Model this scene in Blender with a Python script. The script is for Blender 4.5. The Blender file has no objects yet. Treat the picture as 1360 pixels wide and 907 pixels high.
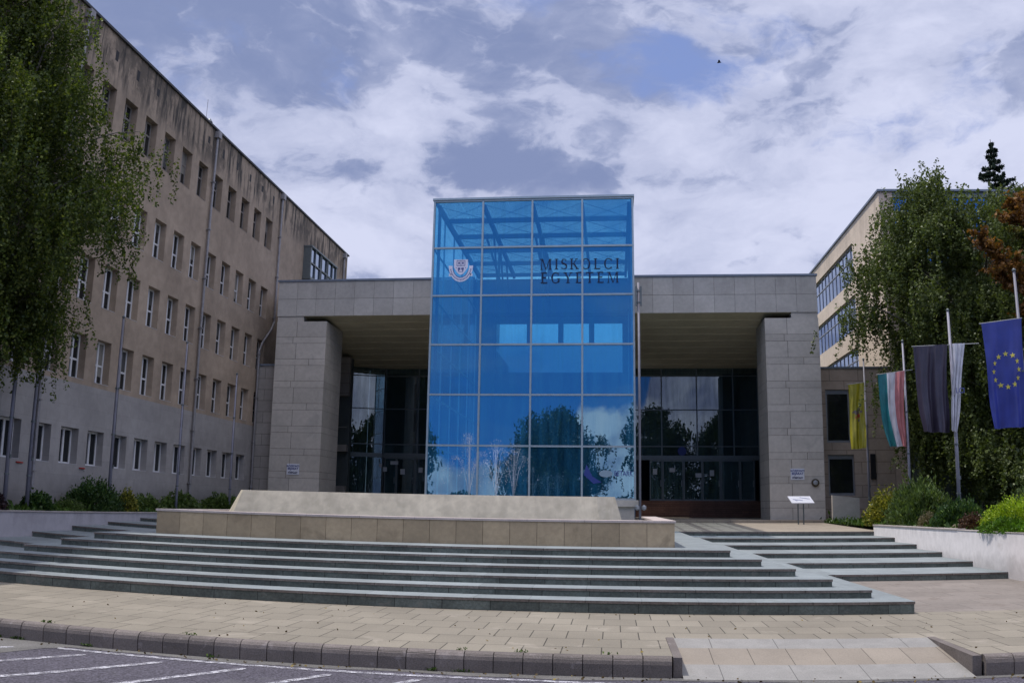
import bpy, math, random
import numpy as np
from mathutils import Vector, Matrix
S = bpy.context.scene
C = S.collection
rad = math.radians

# ------------------------------------------------------------------ camera (a wide lens with its real barrel distortion)
cd = bpy.data.cameras.new('camera')
cam = bpy.data.objects.new('camera', cd); C.objects.link(cam)
cr, cu, cf = Vector((0.99363178, 0.11157254, 0.01573088)), Vector((0.0049161, -0.18240663, 0.98321089)), Vector((-0.11256875, 0.97687225, 0.18179352))
m = Matrix((cr, cu, -cf)).transposed().to_4x4(); m.translation = Vector((0, 0, 1.8327))
cam.matrix_world = m
cd.type = 'PANO'
cd.sensor_width = 36.0; cd.sensor_height = 36.0 * 682 / 1024; cd.sensor_fit = 'HORIZONTAL'
cd.panorama_type = 'FISHEYE_LENS_POLYNOMIAL'
cd.fisheye_fov = math.pi
cd.fisheye_polynomial_k0 = 0.0
cd.fisheye_polynomial_k1 = -3.16592217e-02
cd.fisheye_polynomial_k2 = -2.27149890e-05
cd.fisheye_polynomial_k3 = 9.10489852e-06
cd.fisheye_polynomial_k4 = -1.68436621e-07
cd.lens = 31.5
cd.clip_start = 0.1; cd.clip_end = 3000
S.camera = cam

# ------------------------------------------------------------------ light and exposure
S.view_settings.view_transform = 'Standard'; S.view_settings.look = 'None'
S.view_settings.exposure = 0.50; S.view_settings.gamma = 1.0; S.view_settings.use_curve_mapping = False
SUN = Vector((-0.38, 0.05, 1.0)).normalized()          # towards the sun
elev = math.asin(SUN.z)
sd = bpy.data.lights.new('sun', 'SUN'); sd.energy = 2.5; sd.angle = rad(0.55); sd.color = (1.0, 0.93, 0.84)
sun = bpy.data.objects.new('sun', sd); C.objects.link(sun)
sun.rotation_euler = SUN.to_track_quat('Z', 'Y').to_euler(); sun.location = (0, 0, 60)

W = bpy.data.worlds.new('World'); S.world = W; W.use_nodes = True
wt = W.node_tree; wt.nodes.clear()
class NT:
    def __init__(s, t): s.t = t
    def n(s, kind, **kw):
        nd = s.t.nodes.new('ShaderNode' + kind)
        for k, v in kw.items(): setattr(nd, k, v)
        return nd
    def put(s, sock, v):
        if v is None: return
        if isinstance(v, bpy.types.NodeSocket): s.t.links.new(v, sock)
        elif isinstance(v, bpy.types.Node): s.t.links.new(v.outputs[0], sock)
        else:
            if sock.type == 'RGBA' and len(v) == 3: v = (*v, 1)
            sock.default_value = v
    def math(s, op, a, b=None, c=None, clamp=False):
        nd = s.n('Math', operation=op, use_clamp=clamp)
        for i, v in enumerate((a, b, c)): s.put(nd.inputs[i], v)
        return nd.outputs[0]
    def mix(s, f, a, b, mode='MIX'):
        nd = s.n('Mix', data_type='RGBA', blend_type=mode)
        s.put(nd.inputs[0], f); s.put(nd.inputs[6], a); s.put(nd.inputs[7], b)
        return nd.outputs[2]
    def smooth(s, v, a, b, lo=0.0, hi=1.0):
        nd = s.n('MapRange', interpolation_type='SMOOTHSTEP')
        for i, x in enumerate((v, a, b, lo, hi)): s.put(nd.inputs[i], x)
        return nd.outputs[0]
    def noise(s, vec, scale, detail=4, rough=.5, dist=0.0):
        nd = s.n('TexNoise'); s.put(nd.inputs['Vector'], vec); nd.inputs['Scale'].default_value = scale
        nd.inputs['Detail'].default_value = detail; nd.inputs['Roughness'].default_value = rough; nd.inputs['Distortion'].default_value = dist
        return nd.outputs[0]
    def comb(s, x, y, z):
        nd = s.n('CombineXYZ')
        for i, v in enumerate((x, y, z)): s.put(nd.inputs[i], v)
        return nd.outputs[0]
w = NT(wt)
sky = w.n('TexSky', sky_type='NISHITA', sun_disc=False, sun_elevation=elev, sun_rotation=math.atan2(SUN.x, SUN.y), air_density=1.0, dust_density=0.6, ozone_density=3.0)
tc = w.n('TexCoord').outputs['Generated']
sx = w.n('SeparateXYZ'); w.put(sx.inputs[0], tc)
dx, dy, dz = sx.outputs
P0 = w.comb(dx, dy, w.math('MULTIPLY', dz, 1.9))
wn = w.n('TexNoise'); w.put(wn.inputs['Vector'], P0); wn.inputs['Scale'].default_value = 4.5; wn.inputs['Detail'].default_value = 5; wn.inputs['Roughness'].default_value = .55
vm = w.n('VectorMath', operation='MULTIPLY_ADD'); w.put(vm.inputs[0], wn.outputs['Color']); vm.inputs[1].default_value = (.16, .16, .16); w.put(vm.inputs[2], P0)
P = vm.outputs[0]
wp = w.math('SUBTRACT', w.noise(P, 5.0, 7, .6), .5)          # ragged cloud edges
wq = w.math('SUBTRACT', w.noise(w.comb(dz, dx, dy), 5.5, 7, .6), .5)
def blob(cx, cz, rx, rz, soft=.6, warp=.5):
    u = w.math('ADD', w.math('DIVIDE', w.math('SUBTRACT', dx, cx), rx), w.math('MULTIPLY', wp, 5*warp))
    v = w.math('ADD', w.math('DIVIDE', w.math('SUBTRACT', dz, cz), rz), w.math('MULTIPLY', wq, 6*warp))
    return w.smooth(w.math('SQRT', w.math('ADD', w.math('MULTIPLY', u, u), w.math('MULTIPLY', v, v))), 1.0 + soft*.5, 1.0 - soft)
big = w.noise(P, 2.3, 4, .55, .25)
det = w.noise(P, 6.5, 12, .62, .15)
fine = w.noise(P, 17.0, 8, .6, .1)
cov = w.math('ADD', w.math('MULTIPLY', big, .55), w.math('ADD', w.math('MULTIPLY', det, .38), w.math('MULTIPLY', fine, .10)))
for cx_, cz_, rx_, rz_, am in ((.10, .455, .13, .045, .11), (-.07, .525, .07, .02, .10), (.24, .36, .16, .03, .05)):
    cov = w.math('SUBTRACT', cov, w.math('MULTIPLY', blob(cx_, cz_, rx_, rz_, .8), am))
cov = w.math('ADD', cov, w.smooth(dz, .40, .26, 0, .12))
alpha = w.smooth(cov, .38, .49)
shade = w.math('ADD', w.math('MULTIPLY', w.noise(P, 3.1, 5, .55, .3), .5), w.math('ADD', w.math('MULTIPLY', w.noise(P, 9.0, 12, .62, .2), .40), w.math('MULTIPLY', fine, .14)))
shade = w.math('ADD', shade, w.smooth(dx, -.30, .25, -.05, .025))
shade = w.math('ADD', shade, w.smooth(dz, .47, .30, -.03, .05))
shade = w.math('SUBTRACT', shade, w.math('MULTIPLY', blob(-.135, .362, .115, .026, .9, .75), .17))
shade = w.math('SUBTRACT', shade, w.math('MULTIPLY', blob(-.30, .235, .06, .02, .8), .10))
shade = w.math('ADD', shade, w.math('MULTIPLY', blob(.33, .395, .13, .05, .8), .08))
shade = w.math('ADD', shade, w.math('MULTIPLY', blob(-.33, .28, .13, .05, .8), .12))
bil = w.math('SUBTRACT', 1.0, w.math('ABSOLUTE', w.math('SUBTRACT', w.math('MULTIPLY', w.noise(P, 7.0, 9, .52, .0), 2.0), 1.0)))
puff = w.math('ADD', w.math('MULTIPLY', shade, .8), w.math('MULTIPLY', w.math('SUBTRACT', bil, .8), .45))
lit = w.math('ADD', w.math('MULTIPLY', w.smooth(shade, .36, .70), .66), w.math('MULTIPLY', w.smooth(puff, .385, .475), .38))
cloud = w.mix(lit, (1.65, 2.05, 3.5), (4.75, 5.0, 6.4))
blue = w.mix(.8, w.mix(1.0, sky.outputs[0], (1.0, 1.05, 1.2), 'MULTIPLY'), (1.7, 2.25, 4.4))
front = w.mix(alpha, blue, cloud)
boost = w.math('ADD', 1.0, w.math('MULTIPLY', w.math('MAXIMUM', w.smooth(dy, .25, -.3), w.smooth(dz, .70, .95)), 1.95))  # unseen sky behind and overhead brightened, added fill for the shaded fronts
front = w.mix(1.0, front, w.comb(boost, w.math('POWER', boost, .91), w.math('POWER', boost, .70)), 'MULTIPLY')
# behind the camera the sky is clear above a bank of cumulus
az = w.math('DIVIDE', dx, w.math('MAXIMUM', w.math('MULTIPLY', dy, -1.0), .2))
edge = w.noise(w.comb(w.math('MULTIPLY', az, 1.0), 0.0, w.math('MULTIPLY', dz, 1.0)), 9.0, 8, .6, .2)
top = w.math('ADD', w.math('ADD', w.math('ADD', w.smooth(az, -.062, -.035, .046, .112), w.smooth(az, .035, .055, 0, .06)), w.smooth(az, -.20, -.25, 0, .12)), w.math('MULTIPLY', w.math('SUBTRACT', edge, .5), .09))
bank = w.smooth(w.math('SUBTRACT', top, dz), -.004, .010)
bc = w.mix(w.smooth(w.noise(w.comb(az, 2.0, dz), 14.0, 6, .6, .3), .35, .62), (3.0, 3.2, 5.0), (7.5, 7.3, 8.6))
back = w.mix(bank, w.mix(w.smooth(w.noise(w.comb(az, 5.0, w.math('MULTIPLY', dz, 2.5)), 6.0, 6, .6, .3), .42, .75, 0, .45), (.55, 2.0, 5.9), (2.2, 3.4, 6.0)), bc)
rear = w.smooth(dy, .05, -.12)
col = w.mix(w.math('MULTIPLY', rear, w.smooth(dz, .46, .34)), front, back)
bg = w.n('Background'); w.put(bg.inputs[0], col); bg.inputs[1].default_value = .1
w.put(w.n('OutputWorld').inputs[0], bg)

# ------------------------------------------------------------------ materials
def mat(name, col, rough=.8, n1=None, n2=None, bump=None, spec=.3, metal=0., joints=None, streak=None, tint=False, low=None):
    m = bpy.data.materials.new(name); m.use_nodes = True
    t = NT(m.node_tree); b = m.node_tree.nodes['Principled BSDF']
    pos = t.n('NewGeometry').outputs['Position']
    c = t.mix(0.0, col, col)
    def mul(c, f): return t.mix(1.0, c, t.comb(f, f, f), 'MULTIPLY')
    if n1: c = mul(c, t.smooth(t.noise(pos, n1[0], 6, .6), .25, .75, 1 - n1[1], 1 + n1[1]))
    if n2: c = mul(c, t.smooth(t.noise(pos, n2[0], 4, .6, .4), .3, .7, 1 - n2[1], 1 + n2[1]))
    if tint:
        at = t.n('Attribute', attribute_name='tint'); c = mul(c, t.math('ADD', 1.0, at.outputs['Fac']))
    h = None
    if joints:
        s = t.n('SeparateXYZ'); t.put(s.inputs[0], pos)
        ax = {'x': s.outputs[0], 'y': s.outputs[1], 'z': s.outputs[2]}
        ox, oy = joints.get('o', (0, 0))
        v = t.comb(t.math('ADD', ax[joints['ax'][0]], ox), t.math('ADD', ax[joints['ax'][1]], oy), 0.0)
        br = t.n('TexBrick', offset=joints.get('off', .5), offset_frequency=2, squash=1.0)
        t.put(br.inputs['Vector'], v)
        va = joints.get('var', .1); d = joints.get('dark', .35)
        br.inputs['Color1'].default_value = (1 - va,) * 3 + (1,); br.inputs['Color2'].default_value = (1 + va,) * 3 + (1,)
        br.inputs['Mortar'].default_value = (d, d, d, 1)
        br.inputs['Scale'].default_value = 1.0; br.inputs['Mortar Size'].default_value = joints['m']; br.inputs['Mortar Smooth'].default_value = .2
        br.inputs['Brick Width'].default_value = joints['w']; br.inputs['Row Height'].default_value = joints['h']
        c = t.mix(1.0, c, br.outputs[0], 'MULTIPLY'); h = br.outputs['Fac']
    if streak:   # weather streaks that run down the wall: (density, amount, z where they fade out, z where full, axis)
        s = t.n('SeparateXYZ'); t.put(s.inputs[0], pos)
        v = t.comb(t.math('MULTIPLY', s.outputs[0], streak[0]), t.math('MULTIPLY', s.outputs[1], streak[0]), t.math('MULTIPLY', s.outputs[2], streak[0] * .12))
        a = t.math('MAXIMUM', t.smooth(t.noise(v, 1.0, 6, .65), .42, .62), t.math('MULTIPLY', t.smooth(t.noise(pos, .6, 6, .68), .47, .60), .7))
        a = t.math('MULTIPLY', a, t.smooth(s.outputs[2], streak[2], streak[3]))
        c = t.mix(t.math('MULTIPLY', a, streak[1]), c, (.035, .035, .036))
    if low:      # darker brown tone towards the foot of the wall: (z0, z1, amount)
        s = t.n('SeparateXYZ'); t.put(s.inputs[0], pos)
        a = t.math('MULTIPLY', t.smooth(t.math('ADD', s.outputs[2], t.math('MULTIPLY', t.noise(pos, 2.5, 4), .5)), low[1] + .25, low[0] + .25), low[2])
        c = t.mix(a, c, (.06, .055, .045))
    t.put(b.inputs['Base Color'], c)
    b.inputs['Roughness'].default_value = rough; b.inputs['Specular IOR Level'].default_value = spec; b.inputs['Metallic'].default_value = metal
    if bump or h is not None:
        bn = t.n('Bump'); bn.inputs['Strength'].default_value = bump[1] if bump else .3; bn.inputs['Distance'].default_value = .02
        hh = t.noise(pos, bump[0], 8, .6) if bump else None
        if h is not None:
            hn = t.math('MULTIPLY', h, -1.0); hh = t.math('ADD', hn, t.math('MULTIPLY', hh, .4)) if hh else hn
        t.put(bn.inputs['Height'], hh); t.put(b.inputs['Normal'], bn.outputs[0])
    return m

def glassmat(name, trans, gloss, fac, rough=.0, diff=None, dfac=0., wav=0.):
    m = bpy.data.materials.new(name); m.use_nodes = True; t = NT(m.node_tree); m.node_tree.nodes.clear()
    tr = t.n('BsdfTransparent'); t.put(tr.inputs[0], trans)
    gl = t.n('BsdfGlossy'); t.put(gl.inputs[0], gloss); gl.inputs['Roughness'].default_value = rough
    if wav:
        pos = t.n('NewGeometry').outputs['Position']
        bn = t.n('Bump'); bn.inputs['Strength'].default_value = wav; bn.inputs['Distance'].default_value = .02
        t.put(bn.inputs['Height'], t.noise(pos, .9, 2, .5)); t.put(gl.inputs['Normal'], bn.outputs[0])
    lw = t.n('LayerWeight'); lw.inputs[0].default_value = .35
    f = t.math('ADD', fac, t.math('MULTIPLY', lw.outputs['Fresnel'], .5), clamp=True)
    mx = t.n('MixShader'); t.put(mx.inputs[0], f); t.put(mx.inputs[1], tr); t.put(mx.inputs[2], gl)
    out = mx.outputs[0]
    if diff:
        pos = t.n('NewGeometry').outputs['Position']; s = t.n('SeparateXYZ'); t.put(s.inputs[0], pos)
        v = t.comb(t.math('MULTIPLY', s.outputs[0], 5.0), t.math('MULTIPLY', s.outputs[1], 5.0), t.math('MULTIPLY', s.outputs[2], .45))
        d = t.n('BsdfDiffuse'); oi = t.n('ObjectInfo').outputs['Random']; k = t.smooth(oi, 0, 1, .72, 1.3); t.put(d.inputs[0], t.mix(1.0, diff, t.comb(k, k, k), 'MULTIPLY'))
        m2 = t.n('MixShader'); t.put(m2.inputs[0], t.math('MULTIPLY', t.smooth(t.noise(v, 1.0, 4, .6), .3, .75, .45, 1.5), dfac))
        t.put(m2.inputs[1], out); t.put(m2.inputs[2], d); out = m2.outputs[0]
    t.put(t.n('OutputMaterial').inputs[0], out)
    return m

def leafmat(name, c1, c2, c3, trans=.35, rough=.55):
    m = bpy.data.materials.new(name); m.use_nodes = True; t = NT(m.node_tree); m.node_tree.nodes.clear()
    g = t.n('NewGeometry'); r = t.n('ValToRGB'); t.put(r.inputs[0], g.outputs['Random Per Island'])
    r.color_ramp.elements[0].color = (*c1, 1); r.color_ramp.elements[1].color = (*c3, 1)
    e = r.color_ramp.elements.new(.6); e.color = (*c2, 1)
    nz = t.smooth(t.noise(g.outputs['Position'], 1.1, 3), .3, .7, .7, 1.3)
    c = t.mix(1.0, r.outputs[0], t.comb(nz, nz, t.math('MULTIPLY', nz, .9)), 'MULTIPLY')
    d = t.n('BsdfDiffuse'); t.put(d.inputs[0], c)
    tr = t.n('BsdfTranslucent'); t.put(tr.inputs[0], t.mix(1.0, c, (1.25, 1.35, .55), 'MULTIPLY'))
    gl = t.n('BsdfGlossy'); gl.inputs['Roughness'].default_value = .45; t.put(gl.inputs[0], (.8, .85, .8))
    a = t.n('MixShader'); a.inputs[0].default_value = trans; t.put(a.inputs[1], d); t.put(a.inputs[2], tr)
    b = t.n('MixShader'); b.inputs[0].default_value = .025; t.put(b.inputs[1], a); t.put(b.inputs[2], gl)
    t.put(t.n('OutputMaterial').inputs[0], b)
    return m

M = {}
M['stone'] = mat('pale_stone_cladding', (.46, .43, .395), .75, (.9, .07), (5, .06), (30, .1), tint=True)
M['fascia'] = mat('fascia_stone', (.43, .41, .385), .75, (.7, .08), (6, .06), (30, .1), tint=True, streak=(1.6, .16, 12.2, 13.8))
M['stonejoint'] = mat('stone_joint', (.06, .055, .055), .9)
M['warmstone'] = mat('warm_link_stone', (.40, .325, .27), .8, (.8, .1), (6, .05), joints=dict(ax='xz', w=1.5, h=.6, m=.014, var=.05, dark=.4), bump=(20, .1))
M['slate'] = mat('sidewall_stone', (.30, .28, .265), .8, (.8, .1), (6, .05), joints=dict(ax='xz', w=1.5, h=.6, m=.012, var=.05), bump=(20, .1))
M['plaster'] = mat('weathered_plaster', (.325, .258, .200), .9, (.35, .18), (2.3, .10), (14, .25), joints=dict(ax='yz', w=3.4, h=1.0, m=.004, var=.03, dark=.9), streak=(3.6, .93, 16.9, 18.5))
M['lowclad'] = mat('grey_stone_base', (.31, .295, .29), .85, (.5, .09), (3, .06), (14, .15), joints=dict(ax='yz', w=1.25, h=.62, m=.005, var=.05, dark=.8), low=(1.4, 2.6, .35))
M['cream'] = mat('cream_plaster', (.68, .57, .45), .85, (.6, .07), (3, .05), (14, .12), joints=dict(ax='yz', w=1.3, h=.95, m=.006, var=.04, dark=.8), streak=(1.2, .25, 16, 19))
M['cream_shaded'] = mat('cream_shaded_plaster', (.50, .40, .34), .85, (.6, .07), (3, .05), (14, .12))  # darker copy of the cream plaster, the front's shade put into the colour
M['metalcap'] = mat('grey_metal_flashing', (.17, .20, .25), .5, (3, .1), spec=.5, metal=.3)
M['darkcap'] = mat('dark_roof_edge', (.05, .052, .058), .6, (3, .2))
M['alu'] = mat('grey_aluminium', (.30, .31, .33), .42, (8, .08), metal=.55, spec=.5)
M['mullion'] = mat('curtain_wall_aluminium', (.34, .40, .43), .4, (8, .08), metal=.5, spec=.5)
M['darkalu'] = mat('dark_aluminium', (.13, .15, .155), .45, (8, .1), metal=.4, spec=.5)
M['zinc'] = mat('zinc_pipe', (.27, .26, .27), .5, (5, .15), metal=.4)
M['beam'] = mat('steel_beam_paint', (.035, .055, .10), .6, (5, .1))
M['interior'] = mat('dark_interior', (.09, .11, .115), .9, (1, .2))
M['innerwall'] = mat('inner_hall_wall', (.16, .22, .30), .8, (1, .1))
M['white'] = mat('white_window_frame', (.62, .62, .64), .45, (6, .05), spec=.5)
M['blindA'] = mat('pale_blind', (.20, .19, .17), .8); M['blindB'] = mat('grey_curtain', (.075, .075, .075), .8)
M['oldframe'] = mat('old_window_frame', (.22, .20, .19), .6, (6, .15))
M['pane'] = mat('dark_window_pane', (.012, .015, .018), .06, spec=.7)
M['bluepane'] = glassmat('blue_grey_pane', (.12, .17, .24), (.75, .85, 1.0), .42, .02)
M['bluecurtain'] = glassmat('deep_blue_curtain_pane', (.03, .06, .10), (.25, .42, .68), .55, .03)
M['tower_glass'] = glassmat('blue_film_glass', (.26, .72, .84), (.42, .73, .90), .34, .0, (.05, .31, .60), .17, .02)
M['tower_side'] = glassmat('blue_side_glass', (.72, .82, .90), (.6, .8, .95), .04, .0)
M['roof_glass'] = glassmat('roof_glass', (.78, .86, .90), (.6, .8, .9), .05, .0)
M['hallglass'] = glassmat('dark_entrance_glass', (.24, .36, .38), (.46, .58, .68), .22, .0, (.10, .18, .20), .30, .02)
M['frosted'] = glassmat('frosted_back_pane', (.62, .82, .92), (.8, .9, 1), .06, .2)
M['frosted2'] = glassmat('pale_back_panel', (.34, .46, .54), (.8, .9, 1), .06, .2)
M['soffit'] = mat('soffit_boards', (.58, .54, .40), .8, (.8, .08), (5, .05))
M['wood'] = mat('brown_wood_boards', (.135, .068, .046), .55, (1.5, .2), (9, .15), (30, .2), joints=dict(ax='xz', w=3.1, h=.13, m=.006, var=.15, dark=.25))
M['plinth'] = mat('pale_plinth', (.42, .39, .35), .8, (1.5, .1), (7, .05))
M['paver'] = mat('paving_slabs', (.215, .195, .160), .85, (.45, .13), (40, .10), (90, .22), joints=dict(ax='xy', w=.515, h=.765, m=.0085, var=.09, dark=.22, o=(.15, .04), off=.5))
M['paver2'] = mat('plaza_slabs', (.28, .245, .205), .85, (.35, .08), (3, .06), (60, .15), joints=dict(ax='xy', w=.8, h=.8, m=.008, var=.07, dark=.5))
M['paver3'] = mat('side_apron_slabs', (.20, .178, .162), .85, (.5, .10), (9, .08), (60, .2), joints=dict(ax='xy', w=1.03, h=.765, m=.006, var=.08, dark=.45, o=(.15, .04)))
M['granite'] = mat('pale_granite_slab', (.235, .23, .222), .8, (60, .16), (3, .08), (90, .2), joints=dict(ax='xy', w=.9, h=5, m=.006, var=.03, dark=.4))
M['ramp_slab'] = mat('ramp_slab', (.235, .207, .175), .85, (50, .12), (1, .08), (90, .2), joints=dict(ax='xy', w=.52, h=5, m=.006, var=.05, dark=.35))
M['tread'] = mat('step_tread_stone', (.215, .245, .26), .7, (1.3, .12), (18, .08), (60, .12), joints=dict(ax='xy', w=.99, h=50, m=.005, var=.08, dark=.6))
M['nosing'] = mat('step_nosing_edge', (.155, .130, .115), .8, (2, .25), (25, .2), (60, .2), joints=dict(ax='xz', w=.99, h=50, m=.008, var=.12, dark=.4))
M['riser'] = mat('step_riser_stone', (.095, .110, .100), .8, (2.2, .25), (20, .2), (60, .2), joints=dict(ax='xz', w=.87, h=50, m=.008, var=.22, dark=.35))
M['kerb'] = mat('kerb_stone', (.140, .122, .115), .75, (2, .15), (60, .22), (90, .3), tint=True)
M['asphalt'] = mat('asphalt', (.078, .073, .094), .9, (.5, .12), (38, .60), (60, .7))
M['gutter'] = mat('gutter_asphalt', (.125, .122, .12), .9, (1.5, .2), (60, .35), (90, .4))
M['paint'] = mat('worn_road_paint', (.47, .47, .52), .8, (14, .38), (60, .25), (90, .3))
M['basin'] = mat('beige_basin_stone', (.36, .285, .19), .8, (1.2, .10), (8, .08), (40, .15), tint=True)
M['basincap'] = mat('basin_capping', (.44, .38, .36), .75, (2, .10), (50, .1), (60, .12), joints=dict(ax='xy', w=1.3, h=50, m=.005, var=.04, dark=.5))
M['tank'] = mat('fountain_tank_concrete', (.52, .475, .385), .8, (1.0, .13), (4, .09), (40, .1), streak=(2.5, .12, 1.2, 1.5))
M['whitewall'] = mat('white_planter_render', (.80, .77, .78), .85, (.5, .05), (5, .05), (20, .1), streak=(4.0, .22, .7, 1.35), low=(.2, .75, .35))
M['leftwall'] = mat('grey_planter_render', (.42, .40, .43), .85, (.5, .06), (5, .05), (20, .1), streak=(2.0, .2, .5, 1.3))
M['wallcap'] = mat('planter_capping', (.34, .31, .30), .8, (3, .15))
M['soil'] = mat('planter_soil', (.045, .04, .028), .95, (4, .3), (30, .3), (30, .5))
M['grass'] = mat('lawn_ground', (.045, .065, .022), .95, (.5, .2), (20, .35), (30, .4))
M['trunk'] = mat('birch_bark', (.30, .28, .26), .85, (3, .35), (14, .5), (20, .5))
M['limb'] = mat('birch_limb_bark', (.13, .12, .11), .85, (3, .3), (14, .4))
M['bark'] = mat('brown_bark', (.075, .055, .042), .9, (3, .3), (14, .3), (20, .5))
M['pole'] = mat('flagpole_paint', (.17, .17, .21), .55, (3, .12), metal=.1, spec=.4)
M['polelight'] = mat('pale_flagpole_paint', (.25, .25, .31), .55, (3, .12), metal=.1, spec=.4)
M['black'] = mat('black_fitting', (.015, .015, .017), .6)
M['navy'] = mat('navy_lettering', (.006, .016, .06), .5)
M['crest'] = mat('crest_lilac', (.74, .74, .90), .6)
M['crestline'] = mat('crest_line', (.10, .12, .30), .6)
M['signw'] = mat('sign_white', (.62, .64, .72), .5)
M['signb'] = mat('sign_blue', (.03, .05, .22), .5)
M['paper'] = mat('white_paper', (.50, .52, .54), .7)
M['red'] = mat('red_marker', (.35, .03, .025), .6)
M['rock'] = mat('rough_stone', (.13, .105, .075), .9, (3, .3), (20, .3), (15, .8))
M['lamp'] = mat('dull_brass', (.08, .065, .045), .5, (20, .3), metal=.5)

def wornpaint():
    m = M['paint']; t = NT(m.node_tree); b = m.node_tree.nodes['Principled BSDF']; out = m.node_tree.nodes['Material Output']
    pos = t.n('NewGeometry').outputs['Position']; tr = t.n('BsdfTransparent'); mx = t.n('MixShader')
    t.put(mx.inputs[0], t.smooth(t.math('ADD', t.math('MULTIPLY', t.noise(pos, 70, 3), .6), t.math('MULTIPLY', t.noise(pos, 9, 4), .5)), .46, .60, 0, .85)); t.put(mx.inputs[1], b.outputs[0]); t.put(mx.inputs[2], tr); t.put(out.inputs[0], mx.outputs[0])
wornpaint()
def spots(name, col, sc, lo, hi, amt):
    m = M[name]; t = NT(m.node_tree); b = m.node_tree.nodes['Principled BSDF']; l = b.inputs['Base Color'].links[0].from_socket
    pos = t.n('NewGeometry').outputs['Position']
    t.put(b.inputs['Base Color'], t.mix(t.math('MULTIPLY', t.smooth(t.noise(pos, sc, 5, .6, .6), lo, hi), amt), l, col))
spots('paver', (.12, .095, .075), 3.4, .66, .72, .55); spots('paver', (.40, .36, .31), 1.1, .58, .70, .3)
spots('paver3', (.13, .105, .09), 1.6, .56, .72, .5); spots('asphalt', (.13, .13, .14), 1.3, .55, .7, .35); spots('asphalt', (.03, .03, .034), 2.1, .62, .66, .55)
spots('tread', (.12, .13, .12), 2.2, .58, .7, .5); spots('riser', (.16, .155, .14), 3.0, .60, .68, .5); spots('nosing', (.24, .22, .20), 4.0, .60, .68, .5)
spots('tank', (.30, .27, .20), .9, .58, .72, .5); spots('basin', (.20, .155, .10), 1.2, .56, .70, .5); spots('kerb', (.28, .25, .25), 5.0, .60, .68, .4)
spots('whitewall', (.50, .47, .44), 1.3, .58, .72, .4); spots('stone', (.26, .25, .24), .8, .55, .72, .35); spots('ramp_slab', (.2, .17, .14), 3, .62, .68, .4)
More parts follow.
